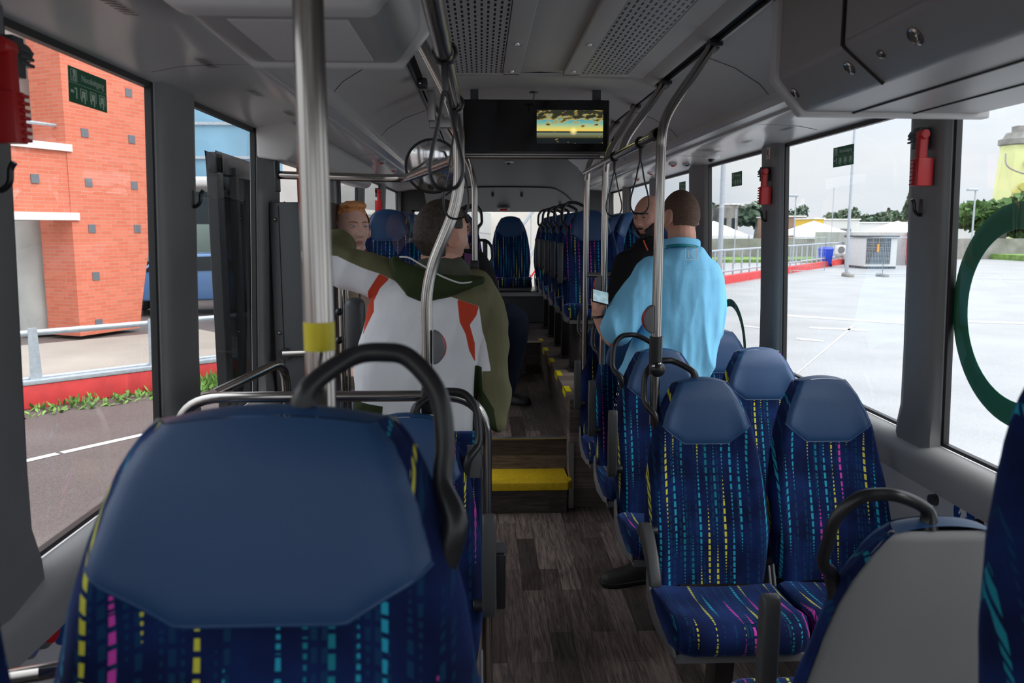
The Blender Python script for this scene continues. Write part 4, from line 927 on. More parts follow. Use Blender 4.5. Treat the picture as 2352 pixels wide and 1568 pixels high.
t = thing('usb_socket', 'round grey charging socket with a blue light on the left wall', 'socket', (XW(-1, ZS), P.y, P.z)); B = basis((0, 0, 0), (0, 1, 0), (0, 0, 1))
m = MB(); m.lathe([(.001, 0), (.026, 0), (.024, .016), (.018, .018), (.017, .010), (.001, .010)], B, 28); m.build('housing', M_midg, t)
m = MB(); m.box(-.010, .010, -.005, .005, .0102, .0115, B); m.build('blue_light', mat('blue_led', (.02, .08, .5), .3, emis=(.05, .15, 1), es=1.2), t, smooth=False)
P = PX(155, 1430, -.96)
t = thing('round_sticker', 'round blue sticker on the left wall, mostly hidden by the near seat', 'sticker', (XW(-1, ZS)+.0015, P.y+.03, P.z)); m = MB(); m.lathe([(.0001, 0), (.062, 0), (.062, .001), (.0001, .001)], B, 40); m.build('disc', M_blue, t, smooth=False)
t = thing('wall_tube', 'short chrome tube low on the left wall at the bottom left', 'tube', (0, 0, 0)); a = PY(60, 1545, 1.2); b = PY(190, 1525, 1.35)
m = MB(); m.tube([(XW(-1, ZS), a.y+.04, a.z-.06), (a.x+.02, a.y, a.z), (b.x, b.y, b.z), (b.x+.1, b.y+.1, b.z)], .013, 14); m.build('tube', M_steel, t, ang=70)
P = PX(1765, 352, 1.44); t = thing('warning_sticker', 'small cream warning sticker at the top of the second right pillar', 'sticker', (XW(1, P.z)-.064, P.y, P.z)); m = MB(); m.box(-.001, .001, -.022, .022, -.03, .03); m.build('plate', mat('cream_print', (.45, .42, .35), .5), t, smooth=False)
m = MB(); m.tube([(-.0016, -.012, -.018), (-.0016, .010, .018)], .002, 5); m.tube([(-.0016, .012, -.005), (-.0016, -.012, .012)], .0015, 5); m.build('red_mark', M_red, t)
# small indicator lights far along the coves
for k, (px, py, s, mt, lb) in enumerate(((1545, 378, 1, M_red, 'red nozzle light nearest the dome camera in the right cove'), (1577, 377, 1, M_blue, 'blue nozzle light beside the dome camera in the right cove'), (1495, 398, 1, M_red, 'red nozzle light midway along the right cove'), (1463, 412, 1, M_red, 'farther red nozzle light in the right cove'), (903, 390, -1, M_red, 'red nozzle light in the left cove beside the mirror'), (877, 372, -1, M_red, 'red nozzle light at the end of the light door cover'))):
    p_ = PZ(px, py, E+.435); t = thing('nozzle_light', lb, 'light', p_, 0, 'nozzle lights in the coves')
    m = MB(); m.lathe([(.001, .01), (.03, .01), (.026, -.006), (.001, -.006)]); m.build('housing', M_panelL, t); m = MB(); m.sph((0, -.012, -.004), (.018, .014, .012)); m.build('lens', mt, t)
# glass screen behind the red-haired man, rails and pads at the doorway
t = thing('glass_screen', 'clear glass screen panel beside the red-haired man', 'screen panel', (0, 0, 0))
m = MB(); a = PY(842, 500, 4.9); b = PY(1000, 500, 4.9); m.box(a.x, b.x, 4.895, 4.905, .75, PY(850, 490, 4.9).z); m.build('pane', M_glass, t, smooth=False); m = MB(); m.tube([(b.x+.02, 4.9, 0.0), (b.x+.02, 4.9, E+.02)], .0165, 12); m.build('frame_post', M_steel, t)
t = thing('steel_rail_frame', 'pair of slim upright steel rails with black knobs left of the jacket man', 'rail', (0, 0, 0))
for x1 in (787, 800):
    a = PY(x1, 820, 3.3); b = PY(x1-5, 630, 3.3); m = MB(); m.tube([Vector((a.x, 3.3, .0)), b], .013 if x1 == 787 else .008, 12); m.build('upright', M_steel, t)
for y1 in (716, 781):
    m = MB(); m.sph(PY(778, y1, 3.28), .016); m.build('knob', M_blackp, t)
t = thing('back_pad', 'tall black padded leaning cushion left of the jacket man', 'pad', (0, 0, 0))
a = PY(796, 820, 3.25); b = PY(838, 683, 3.25)
m = MB(); m.box(a.x, b.x, 3.2, 3.28, PY(815, 825, 3.25).z, b.z); m.build('pad', M_dgrey, t, bevel=.03)
m = MB(); m.tube(catmull([b+Vector((-.02, 0, 0)), b+Vector((-.03, .02, .06)), b+Vector((-.09, .02, .12))], 5), .004, 6); m.build('cable', M_blackp, t)
# ---------------------------------------------------------------- people
def skin_mat(name, col, red=.12):
    m, t, b = nt(name); N = t.nodes; L = t.links; tc = N.new('ShaderNodeTexCoord')
    n = N.new('ShaderNodeTexNoise'); n.inputs['Scale'].default_value = 22; n.inputs['Detail'].default_value = 4; L.new(tc.outputs['Object'], n.inputs['Vector'])
    r = N.new('ShaderNodeValToRGB'); r.color_ramp.elements[0].color = (*[c*(1-red) for c in col], 1); r.color_ramp.elements[1].color = (min(1, col[0]*1.06), col[1]*1.02, col[2]*1.02, 1)
    r.color_ramp.elements[0].position = .35; r.color_ramp.elements[1].position = .65
    L.new(n.outputs['Fac'], r.inputs[0]); L.new(r.outputs[0], b.inputs['Base Color']); b.inputs['Roughness'].default_value = .48
    b.inputs['Subsurface Weight'].default_value = .12; b.inputs['Subsurface Radius'].default_value = (.012, .004, .002); b.inputs['Subsurface Scale'].default_value = .5
    return m
M_skin = skin_mat('skin_light', (.68, .36, .26)); M_skinp = skin_mat('skin_pale', (.90, .58, .47)); M_skinb = skin_mat('skin_tan', (.68, .36, .26))
M_lip = mat('lip', (.60, .27, .23), .45)
def cloth(name, col, var=.0):
    m = mat(name, col, .85, bump=.25, bs=900, spec=.25); return m
def g(x, s): return math.exp(-(x/s)**2)
def head_pt(lon, lat, jaw=1.0):
    """lon 0 = face (-Y), lat -pi/2..pi/2; head about .235 tall, centred at the origin"""
    cl = math.cos(lat); dx, dy, dz = math.sin(lon)*cl, -math.cos(lon)*cl, math.sin(lat)
    x, y, z = dx*.078, dy*.098, dz*.120
    if z > 0: x *= 1+.04*math.sin(min(1, z/.1)*math.pi)
    t = max(0, min(1, (-z-.015)/.10))
    x *= 1-.34*t**1.2*jaw                    # jaw narrows
    if y > 0: y *= 1-.42*t                   # nape
    front = max(0, -dy)**.5 if dy < 0 else 0
    if y < 0: y *= 1-.05*t
    if front > 0:
        y += .004*g(x, .05)*g(z-.005, .06)    # flatten the face
        w = .0095+.004*max(0, min(1, (.02-z)/.05))
        if -.046 < z < .03: y -= (.022*((.03-z)/.062)**1.1 if z > -.032 else .022*max(0, (z+.046)/.014))*g(x, w)
        y -= .006*g(z+.030, .008)*g(abs(x)-.012, .007)       # nostrils wings
        y += .011*g(abs(x)-.030, .016)*g(z-.012, .013)       # sockets
        y -= .006*g(z-.034, .010)*g(abs(x)-.024, .026)       # brow
        y -= .005*g(abs(x)-.043, .018)*g(z+.018, .018)       # cheek bones
        y += .004*g(abs(x)-.034, .014)*g(z+.052, .018)
        y -= .006*g(z+.056, .005)*g(x, .022); y -= .006*g(z+.070, .006)*g(x, .019); y += .003*g(z+.063, .003)*g(x, .024)
        y += .004*g(z+.083, .007)*g(x, .02); y -= .010*g(z+.100, .012)*g(x, .022)
    return Vector((x, y, z))
def head_mesh(mb, M, jaw=1.0, nu=96, nv=72):
    vs = []; fs = []
    for i in range(1, nv):
        for j in range(nu): vs.append(M @ head_pt(2*math.pi*j/nu, math.pi/2-math.pi*i/nv, jaw))
    vs += [M @ head_pt(0, math.pi/2), M @ head_pt(0, -math.pi/2)]; t, b = len(vs)-2, len(vs)-1
    for i in range(nv-2):
        for j in range(nu): fs.append((i*nu+j, (i+1)*nu+j, (i+1)*nu+(j+1) % nu, i*nu+(j+1) % nu))
    for j in range(nu): fs.append((t, j, (j+1) % nu)); fs.append((b, (nv-2)*nu+(j+1) % nu, (nv-2)*nu+j))
    mb.add(vs, fs)
    for s in (-1, 1):   # ears
        R = M @ Matrix.Translation((s*.078, .012, -.004)) @ Euler((math.radians(-12), 0, s*math.radians(25))).to_matrix().to_4x4()
        mb.tube([R @ Vector((s*(.008+.006*math.sin(a/2)), .019*math.cos(a), .031*math.sin(a)-(.004 if math.sin(a) < 0 else 0))) for a in [2*math.pi*k/16 for k in range(16)]], .0055, 7, close=True)
        mb.sph(R @ Vector((s*.004, 0, 0)), (.007, .017, .027), 10, 8, M=R.to_3x3())
def hair(name, M, mt, parent, th, thick=.010, strand=.004, seed=0, n=(110, 80), jaw=1.0):
    """shell over the scalp where th(lon, lat, p) > 0"""
    nu, nv = n; vs = []; ok = []; inv = []
    for i in range(nv+1):
        for j in range(nu):
            lon = 2*math.pi*j/nu; lat = math.pi/2-math.pi*i/nv*.98-.01; lon2 = (lon+math.pi) % (2*math.pi)-math.pi
            p = head_pt(lon, lat, jaw); v = th(lon2, lat, p); k = max(0, min(1, v*3))
            d = Vector((p.x/.006, p.y/.0096, p.z/.0144)).normalized()
            w = noise.noise(Vector((p.x*260+seed, p.y*140, p.z*90)))
            vs.append(M @ (p+d*((thick+max(0, w)*strand*2)*k+.0005+(-.006 if v <= 0 else 0)))); ok.append(v > -.12)
    fs = []
    for i in range(nv):
        for j in range(nu):
            a, b, c, d = i*nu+j, (i+1)*nu+j, (i+1)*nu+(j+1) % nu, i*nu+(j+1) % nu
            if ok[a] and ok[b] and ok[c] and ok[d]: fs.append((a, b, c, d))
    m = MB(); m.add(vs, fs); return m.build(name, mt, parent, ang=70, weld=True)
def face_bits(M, parent, brow_mat, iris=(.10, .16, .22), lips=True, brow=1.0):
    for s in (-1, 1):
        c = M @ Vector((s*.030, -.0770, .010)); m = MB(); m.sph(c, .0125, 16, 12); o = m.build('eye', M_eye, parent)
        m = MB(); d = (M.to_3x3() @ Vector((0.0, -1, -.02))).normalized(); m.sph(c+d*.0080, (.0060, .0060, .0060), 12, 8); m.build('iris', mat('iris_'+str(len(bpy.data.materials)), iris, .15), o)
        m = MB()
        up_ = [M @ (Vector((s*(.030+.0150*u), -.0785-.0128*math.cos(u*1.2), .010+.0068*math.cos(u*1.3)-.0005))) for u in (-1, -.5, 0, .5, 1)]
        m.tube(catmull(up_, 3), .0036, 7); lo_ = [M @ (Vector((s*(.030+.0145*u), -.0785-.0122*math.cos(u*1.2), .010-.0066*math.cos(u*1.3)))) for u in (-1, -.5, 0, .5, 1)]
        m.tube(catmull(lo_, 3), .0030, 7); m.build('eyelid', parent.data.materials[0], parent)
        m = MB(); pts = []
        for u in (0, .25, .5, .75, 1):
            x = s*(.012+.036*u); z = .0265+.006*math.sin(u*2.2)-.003*u; 
            a = math.asin(max(-1, min(1, x/.078))); p = head_pt(a, math.asin(max(-1, min(1, z/.12)))); pts.append(M @ (Vector((x, p.y-.0015, z))))
        m.tube(catmull(pts, 4), [.0024*brow+.0016*brow*math.sin(min(1, i/16+.15)*3.1) for i in range(17)], 8); m.build('eyebrow', brow_mat, parent)
    if lips:
        m = MB()
        for z, r in ((-.0575, .0036), (-.0685, .0042)):
            pts = []
            for u in (-1, -.6, -.2, .2, .6, 1):
                x = .021*u; zz = z*(1-abs(u)*.0)+( -.0055*u*u if z > -.06 else .0045*u*u); p = head_pt(math.asin(x/.06), math.asin(zz/.12)); pts.append(M @ Vector((x, p.y-.0005+.002*u*u, zz)))
            m.tube(catmull(pts, 3), [r*(.35+.65*math.sin(math.pi*i/15)) for i in range(16)], 8)
        m.build('lips', M_lip, parent)
M_eye = mat('eye_white', (.62, .58, .56), .2)
def limb(mb, pts, rad, n=16, k=5):
    P = catmull(pts, k); c = len(pts)-1; R = []
    for i in range(len(P)):
        u = i/k; a = min(int(u), c-1); t = u-a; R.append(rad[a]*(1-t)+rad[a+1]*t)
    mb.tube(P, R, n); mb.sph(P[0], R[0]*.99, n, 10); mb.sph(P[-1], R[-1]*.99, n, 10)
def torso(mb, rings, n=28, sq=.8):
    out = []
    for c, rx, ry, yaw in rings:
        c = Vector(c); ca_, sa_ = math.cos(yaw), math.sin(yaw); rg = []
        for j in range(n):
            a = 2*math.pi*j/n; x = rx*math.copysign(abs(math.cos(a))**sq, math.cos(a)); y = ry*math.copysign(abs(math.sin(a))**sq, math.sin(a))
            rg.append(c+Vector((x*ca_-y*sa_, x*sa_+y*ca_, 0)))
        out.append(rg)
    mb.loft(out)
def remesh(mb, name, mt, parent, vox=.007, smooth=4, fold=0, fs=9, fn=None, stretch=(1, 1, .45), seed=0):
    o = mb.build(name, mt, parent, smooth=False, weld=False)
    r = o.modifiers.new('r', 'REMESH'); r.mode = 'VOXEL'; r.voxel_size = vox; r.use_smooth_shade = True
    if smooth: s = o.modifiers.new('s', 'SMOOTH'); s.iterations = smooth; s.factor = .5
    bpy.context.view_layer.update()
    me = bpy.data.meshes.new_from_object(o.evaluated_get(bpy.context.evaluated_depsgraph_get()))
    o.modifiers.clear(); old = o.data; o.data = me; bpy.data.meshes.remove(old); me.name = name
    if fold or fn:
        n = len(me.vertices); co = np.empty(n*3, 'f'); no = np.empty(n*3, 'f'); me.vertices.foreach_get('co', co); me.vertices.foreach_get('normal', no); co = co.reshape(-1, 3); no = no.reshape(-1, 3)
        for i in range(n):
            p = co[i]; q = Vector((p[0]*fs*stretch[0]+seed, p[1]*fs*stretch[1], p[2]*fs*stretch[2])); a = fn(p) if fn else 1
            w = 1-abs(noise.noise(q))*2.2; w2 = noise.noise(q*2.7)
            no[i] *= (w*.8+w2*.3)*fold*a
        co += no; me.vertices.foreach_set('co', co.reshape(-1))
    me.polygons.foreach_set('use_smooth', [True]*len(me.polygons)); me.update()
    return o
def sdf_attr(o, name, polys, kx=0, kz=2):
    """signed distance (inside positive) to polygons in the x/z plane of the garment"""
    me = o.data; n = len(me.vertices); co = np.empty(n*3, 'f'); me.vertices.foreach_get('co', co); co = co.reshape(-1, 3); P = co[:, [kx, kz]].astype('f8')
    best = np.full(n, -9.0)
    for poly in polys:
        V = np.array(poly, 'f8'); d = np.full(n, 1e9); ins = np.zeros(n, bool)
        for i in range(len(V)):
            a, b = V[i], V[(i+1) % len(V)]; e = b-a; t = np.clip(((P-a)@e)/(e@e), 0, 1); q = P-(a+t[:, None]*e); d = np.minimum(d, np.hypot(q[:, 0], q[:, 1]))
            c = ((a[1] > P[:, 1]) != (b[1] > P[:, 1])) & (P[:, 0] < (b[0]-a[0])*(P[:, 1]-a[1])/((b[1]-a[1]) if b[1] != a[1] else 1e-9)+a[0]); ins ^= c
        best = np.maximum(best, np.where(ins, d, -d))
    at = me.attributes.new(name, 'FLOAT', 'POINT'); at.data.foreach_set('value', best.astype('f'))
def patch_mat(name, base, layers, rough=.8):
    m, t, b = nt(name); N = t.nodes; L = t.links; prev = None; b.inputs['Roughness'].default_value = rough; b.inputs['Specular IOR Level'].default_value = .25
    cur = N.new('ShaderNodeRGB'); cur.outputs[0].default_value = (*base, 1); cur = cur.outputs[0]
    for an, col in layers:
        at = N.new('ShaderNodeAttribute'); at.attribute_name = an; gt = N.new('ShaderNodeMapRange'); gt.inputs[1].default_value = -.0008; gt.inputs[2].default_value = .0008; L.new(at.outputs['Fac'], gt.inputs[0])
        mx = N.new('ShaderNodeMix'); mx.data_type = 'RGBA'; L.new(gt.outputs[0], mx.inputs['Factor']); L.new(cur, mx.inputs['A']); mx.inputs['B'].default_value = (*col, 1); cur = mx.outputs['Result']
    L.new(cur, b.inputs['Base Color'])
    tc = N.new('ShaderNodeTexCoord'); n = N.new('ShaderNodeTexNoise'); n.inputs['Scale'].default_value = 14; n.inputs['Detail'].default_value = 5; mp = N.new('ShaderNodeMapping'); mp.inputs['Scale'].default_value = (1.4, 1.4, .6); mp.inputs['Rotation'].default_value = (0, .5, 0)
    L.new(tc.outputs['Object'], mp.inputs[0]); L.new(mp.outputs[0], n.inputs['Vector']); bp = N.new('ShaderNodeBump'); bp.inputs['Strength'].default_value = .35; bp.inputs['Distance'].default_value = .012; L.new(n.outputs['Fac'], bp.inputs['Height']); L.new(bp.outputs[0], b.inputs['Normal'])
    return m
def hand(mb, W, dirf, palmn, k=1.0, curl=.6, side=1):
    """palm at wrist W pointing along dirf, palm facing palmn; five bent fingers"""
    f = Vector(dirf).normalized(); n_ = Vector(palmn); n_ = (n_-f*n_.dot(f)).normalized(); s = f.cross(n_)*side
    P = lambda a, b, c: W+(f*a+s*b+n_*c)*k
    rg = []
    for a, w, t in ((-.01, .024, .017), (.02, .034, .016), (.05, .041, .014), (.085, .042, .012)):
        rg.append([P(a, w*math.cos(q), t*math.sin(q)) for q in [2*math.pi*j/14 for j in range(14)]])
    mb.loft(rg)
    for i, (b, L_) in enumerate(((.032, .068), (.011, .078), (-.011, .073), (-.031, .057))):
        pts = [P(.07, b*.9, 0)]; ang = curl*.35; p = P(.085, b, 0)
        pts.append(p)
        for seg, c in ((.45, curl*.6), (.32, curl*.9), (.25, curl*.6)):
            ang += c; p = p+(f*math.cos(ang)+n_*math.sin(ang))*L_*seg*k; pts.append(p)
        mb.tube(pts, [.0095*k, .0095*k, .0088*k, .008*k, .0062*k], 10); mb.sph(pts[-1], .0062*k, 8, 6)
    pts = [P(.015, .022, .004), P(.04, .045, .016), P(.062, .050, .034), P(.078, .040, .046)]
    mb.tube(pts, [.013*k, .0115*k, .0098*k, .008*k], 10); mb.sph(pts[-1], .008*k, 8, 6)
def shoe(P, rz, parent, mt, k=1.0, sole=None):
    M = Matrix.Translation(P) @ Euler((0, 0, rz)).to_matrix().to_4x4() @ Matrix.Scale(k, 4)
    m = MB(); rg = []
    for y, w, h, zc in ((.09, .030, .04, .0), (.075, .038, .075, 0), (.03, .040, .09, 0), (-.02, .041, .085, 0), (-.07, .046, .062, 0), (-.12, .050, .050, 0), (-.165, .044, .040, 0), (-.19, .022, .028, 0)):
        rg.append([M @ Vector((w*math.cos(a), y, max(.012, .02+h*max(0, math.sin(a))**.8))) for a in [2*math.pi*j/16 for j in range(16)]])
    m.loft(rg); o = m.build('shoe', mt, parent, ang=70)
    m = MB(); m.prism([(w*1.06*s_, y) for s_, seq in ((1, ((.095, .03), (.05, .042), (-.02, .043), (-.08, .049), (-.13, .052), (-.175, .042), (-.197, .02))), (-1, ((-.197, .02), (-.175, .042), (-.13, .052), (-.08, .049), (-.02, .043), (.05, .042), (.095, .03)))) for y, w in seq], .022, (0, 0, 0), (1, 0, 0), (0, 1, 0)); m.v = [tuple(M @ Vector(v)) for v in m.v]
    m.build('sole', sole or M_rubber, o, bevel=.003)
    m = MB()
    for i in range(4):
        y = -.045-.02*i; z = .098-.012*i; m.tube([M @ Vector((-.018, y, z-.006)), M @ Vector((0, y-.002, z)), M @ Vector((.018, y, z-.006))], .0025, 5)
    m.build('laces', mt, o)
    return o
def person_obj(mb, label, skin, vox=.0048):
    o = remesh(mb, 'person', skin, None, vox, 1); return tag(o, label, 'person')
def HM(c, yaw, pitch=0, roll=0, k=1.0): return Matrix.Translation(c) @ Euler((pitch, roll, yaw), 'XYZ').to_matrix().to_4x4() @ Matrix.Scale(k, 4)
def yawed(deg, pitch=0, k=1.0, c=(0, 0, 0)): return Matrix.Translation(c) @ Matrix.Rotation(math.radians(deg), 4, 'Z') @ Matrix.Rotation(math.radians(pitch), 4, 'X') @ Matrix.Scale(k, 4)
def pyn(pts, Y): return [(PY(x, y, Y).x, PY(x, y, Y).z) for x, y in pts]
px_m = lambda n, Y: n/F*Y*1.02

# ---- 1: man in the white, green and orange jacket, back to the camera
Yj = 2.74
J_ = lambda x, y, d=0: PY(x, y, Yj+d)
Hj = yawed(128, 0, .98, J_(1014, 541))
mb = MB(); head_mesh(mb, Hj)
limb(mb, [J_(1010, 575), J_(1005, 640)], [.062, .066])
torso(mb, [(J_(1000, 640), .12, .07, 0), (J_(985, 700), .16, .09, 0), (J_(975, 850), .15, .09, 0), (J_(965, 990), .155, .10, 0), (J_(960, 1090), .14, .10, 0)])
for s, x in ((-1, -.10), (1, .08)): limb(mb, [Vector((J_(960, 1050).x+x, Yj, .85)), Vector((J_(960, 1050).x+x*1.1, Yj-.02, .48)), Vector((J_(960, 1050).x+x*1.2, Yj+.02, .09))], [.085, .058, .042])
limb(mb, [J_(1095, 665), J_(1130, 850), J_(1142, 950, -.05)], [.045, .038, .030]); hand(mb, J_(1138, 925, -.03), (-.05, .1, -1), (-1, -.3, 0), .95, .9, 1)
limb(mb, [J_(905, 640), J_(742, 598, .05), J_(775, 580, .34)], [.048, .040, .028]); hand(mb, J_(775, 580, .34), (-.2, .5, -1), (0, 1, .2), .9, .8, 1)
pj = person_obj(mb, 'man seen from behind in a white, olive and orange hooded jacket', M_skin)
mb = MB()
torso(mb, [(J_(1003, 618, .0), .105, .075, 0), (J_(1003, 640), .165, .095, -.05), (J_(997, 668), .205, .118, -.05), (J_(988, 720), .212, .135, 0), (J_(968, 790), .212, .138, 0), (J_(958, 850), .213, .135, 0), (J_(956, 920), .212, .132, 0), (J_(958, 984), .208, .128, 0)], sq=.85)
limb(mb, [J_(1085, 668), J_(1118, 730), J_(1127, 850, -.02), J_(1138, 905, -.03), J_(1140, 958, -.05)], [.073, .062, .056, .052, .044])
limb(mb, [J_(905, 652), J_(850, 632), J_(742, 594, .05), J_(775, 565, .24), J_(786, 572, .32)], [.076, .070, .066, .055, .048])
def wr(p): return .5+1.0*max(0, min(1, (p[0]+.02)*4)) if p[0] > .0 else .55+.8*max(0, -p[0]-.3)
jk = remesh(mb, 'jacket', None or M_white, pj, .006, 5, .016, 8, wr, (1, 1, .8), 3)
pf = lambda pts: pyn([(700+x/2.6125, 450+y/2.6125) for x, y in pts], Yj-.12)
sdf_attr(jk, 'p_olive', [pf([(-200, 100), (-200, 330), (170, 365), (330, 435), (437, 470), (530, 512), (620, 600), (760, 580), (840, 590), (915, 618), (1045, 665), (1066, 820), (1090, 900), (1118, 1062), (1064, 1066), (1064, 1500), (1300, 1500), (1400, 300), (700, 200)])])
sdf_attr(jk, 'p_dark', [pf([(1020, 1030), (1062, 1040), (1066, 1180), (1135, 1290), (1170, 1500), (1003, 1500), (1012, 1200)]), pf([(200, 1500), (205, 1250), (270, 1100), (282, 1170), (280, 1240), (470, 1262), (440, 1500)])])
sdf_attr(jk, 'p_orange', [pf([(437, 470), (500, 500), (440, 560), (400, 640), (405, 700), (368, 775), (332, 850), (345, 720), (365, 580)]), pf([(915, 618), (1045, 665), (1030, 720), (990, 775), (1020, 890), (1022, 1012), (985, 930), (965, 830), (930, 755)])])
jk.data.materials.clear(); jk.data.materials.append(patch_mat('colour_block_jacket', (.86, .87, .90), [('p_olive', (.165, .16, .085)), ('p_orange', (.62, .065, .028)), ('p_dark', (.03, .045, .014))]))
# hood
mb = MB()
hp = [[(-.112, .060, -.075), (-.07, .01, -.075), (.0, -.06, -.085), (.07, -.03, -.07), (.125, .03, -.04)],]
c = J_(1005, 640, -.10)
hl = [pyn([(x0, y0)], Yj-.1)[0] for x0, y0 in ((902, 602), (915, 645), (938, 678), (968, 692), (1020, 684), (1078, 662), (1112, 645))]
rg = []
for (x, z), (xt, zt_2) in zip(hl, [pyn([(x0, y0)], Yj-.1)[0] for x0, y0 in ((905, 592), (930, 590), (962, 605), (995, 622), (1035, 640), (1070, 645), (1110, 640))]):
    h = max(.012, (zt_2-z)/2); yc = Yj-.118+.35*max(0, abs(x-c.x+.0)-.09); rg.append([Vector((x, yc+.032*math.cos(a)*(1 if math.cos(a) > 0 else 1.15), (z+zt_2)/2+h*math.sin(a))) for a in [2*math.pi*j/16 for j in range(16)]])
mb.loft(rg)
limb(mb, [J_(905, 602, -.05), J_(925, 625, -.10), J_(960, 645, -.125), J_(1005, 655, -.125), J_(1050, 652, -.12), J_(1105, 642, -.06)], [.018, .036, .042, .038, .028, .014])
hd = remesh(mb, 'hood', cloth('dark_green_hood', (.036, .054, .018)), pj, .006, 5, .004, 14, None, (1, 1, 1), 5)
mb = MB()
torso(mb, [(J_(1012, 590, .01), .062, .070, .3), (J_(1012, 606, .0), .085, .080, .2), (J_(1010, 630, -.01), .112, .095, .1), (J_(1005, 655, .0), .12, .10, 0)])
remesh(mb, 'collar', cloth('grey_green_lining', (.095, .10, .075)), pj, .006, 4, .005, 16, None, (1, 1, 1), 8)
m = MB(); m.tube(catmull([J_(918, 590, -.145), J_(940, 592, -.165), J_(968, 608, -.178), J_(1010, 632, -.178), J_(1050, 648, -.165), J_(1072, 649, -.15), J_(1108, 643, -.11)], 6), .0028, 6); m.build('white_piping', M_white, pj)
def th1(lon, lat, p):
    a = abs(lon)/math.pi       # 0 face .. 1 back
    base = -.085 if a > .60 else (.0+(.60-a)*.16)
    if a > .38 and a < .61: base = .022          # above the ears
    return (p.z-base)/.03-(1.2 if (a < .36 and p.z < .062+.02*(.36-a)) else 0)
M_hairbr = mat('greying_brown_hair', (.055, .040, .030), .6, var=.5, vs=90, bump=.5, bs=500)
hair('hair', Hj, M_hairbr, pj, th1, .005, .0012)
face_bits(Hj, pj, M_hairbr)
mb = MB(); torso(mb, [(J_(960, 1000), .17, .115, 0), (J_(960, 1060), .17, .12, 0), (J_(960, 1100), .165, .115, 0)])
for x in (-.10, .08): limb(mb, [Vector((J_(960, 1050).x+x, Yj, .84)), Vector((J_(960, 1050).x+x*1.1, Yj-.02, .48)), Vector((J_(960, 1050).x+x*1.2, Yj+.02, .08))], [.098, .075, .062])
remesh(mb, 'trousers', cloth('dark_navy_trousers', (.012, .014, .022)), pj, .008, 4, .004, 12)
for x in (-.12, .096): shoe(Vector((J_(960, 1050).x+x, Yj+.02, 0)), math.pi, pj, M_blackp)

# ---- 2: man in the light blue shirt
Yb = 3.86
Q = lambda x, y, d=0: PY(x, y, Yb+d)
Hb = yawed(205, 4, 1.04, Q(1563, 497, .03))
mb = MB(); head_mesh(mb, Hb)
limb(mb, [Q(1566, 535), Q(1566, 600)], [.068, .072])
torso(mb, [(Q(1566, 595), .13, .075, 0), (Q(1565, 650), .17, .095, 0), (Q(1560, 760), .16, .095, 0), (Q(1540, 860), .16, .10, 0), (Q(1535, 930), .15, .10, 0)])
lx = Q(1535, 900).x
for s in (-1, 1): limb(mb, [Vector((lx+s*.09, Yb, .86)), Vector((lx+s*.10, Yb-.03, .47)), Vector((lx+s*.11, Yb, .09))], [.088, .060, .042])
limb(mb, [Q(1492, 640), Q(1418, 778, -.05), Q(1373, 722, -.02)], [.056, .043, .030]); hand(mb, Q(1372, 724, -.02), (-.12, .25, 1), (.9, .35, 0), .98, .95, -1)
limb(mb, [Q(1622, 645), Q(1616, 765, .05), Q(1560, 740, .28)], [.052, .042, .030]); hand(mb, Q(1555, 738, .29), (-1, .2, .1), (0, .3, 1), .95, .6, -1)
pb = person_obj(mb, 'man in a light blue short-sleeved shirt seen from behind, looking down at a phone', M_skin)
mb = MB()
torso(mb, [(Q(1567, 568), .085, .075, 0), (Q(1568, 585), .12, .088, 0), (Q(1566, 607), .175, .10, 0), (Q(1566, 640), .200, .115, 0), (Q(1567, 690), .198, .125, 0), (Q(1560, 760), .200, .13, 0), (Q(1540, 820), .215, .135, 0), (Q(1521, 862), .222, .14, 0)], sq=.85)
limb(mb, [Q(1500, 625), Q(1462, 680, -.03), Q(1419, 750, -.05)], [.078, .088, .082]); limb(mb, [Q(1622, 628), Q(1636, 700, .03), Q(1632, 755, .06)], [.066, .066, .062])
def wb_(p): return .7+.8*max(0, min(1, (1.3-p[2])*3))
sh = remesh(mb, 'shirt', None or M_white, pb, .0065, 6, .016, 7, wb_, (1.6, 1, .35), 11)
# open the sleeve end below by a cuff seam line, and the yoke seam
yk = pyn([(1440, 617), (1700, 617)], Yb-.1)[0][1]
sdf_attr(sh, 'p_seam', [pyn([(1530, 619.0), (1640, 621.0), (1640, 620), (1530, 618.0)], Yb-.12), pyn([(1374, 742), (1442, 768), (1442, 766.6), (1374, 740.6)], Yb-.12)])
sh.data.materials.clear(); sh.data.materials.append(patch_mat('light_blue_shirt', (.24, .64, .95), [('p_seam', (.16, .50, .72))], .7))
m = MB()
col = [Q(1566+a, 556+b, c) for a, b, c in ((-42, 6, .06), (-38, 2, -.03), (-15, -2, -.075), (12, -2, -.08), (34, 2, -.045), (40, 7, .05))]
cc = catmull(col, 6); m.sheet(lambda i, j: cc[min(len(cc)-1, int(round(i*(len(cc)-1))))]+Vector((0, -.004*j, .018-.045*j)), len(cc)-1, 3); o = m.build('collar', cloth('shirt_collar_blue', (.24, .64, .95)), pb); sm = o.modifiers.new('s', 'SOLIDIFY'); sm.thickness = .006
m = MB(); m.sheet(lambda i, j: cc[min(len(cc)-1, int(round(i*(len(cc)-1))))]+Vector((0, -.011, -.012-.016*j)), len(cc)-1, 1); o = m.build('lanyard', mat('teal_lanyard', (.0, .22, .28), .5), pb); sm = o.modifiers.new('s', 'SOLIDIFY'); sm.thickness = .003
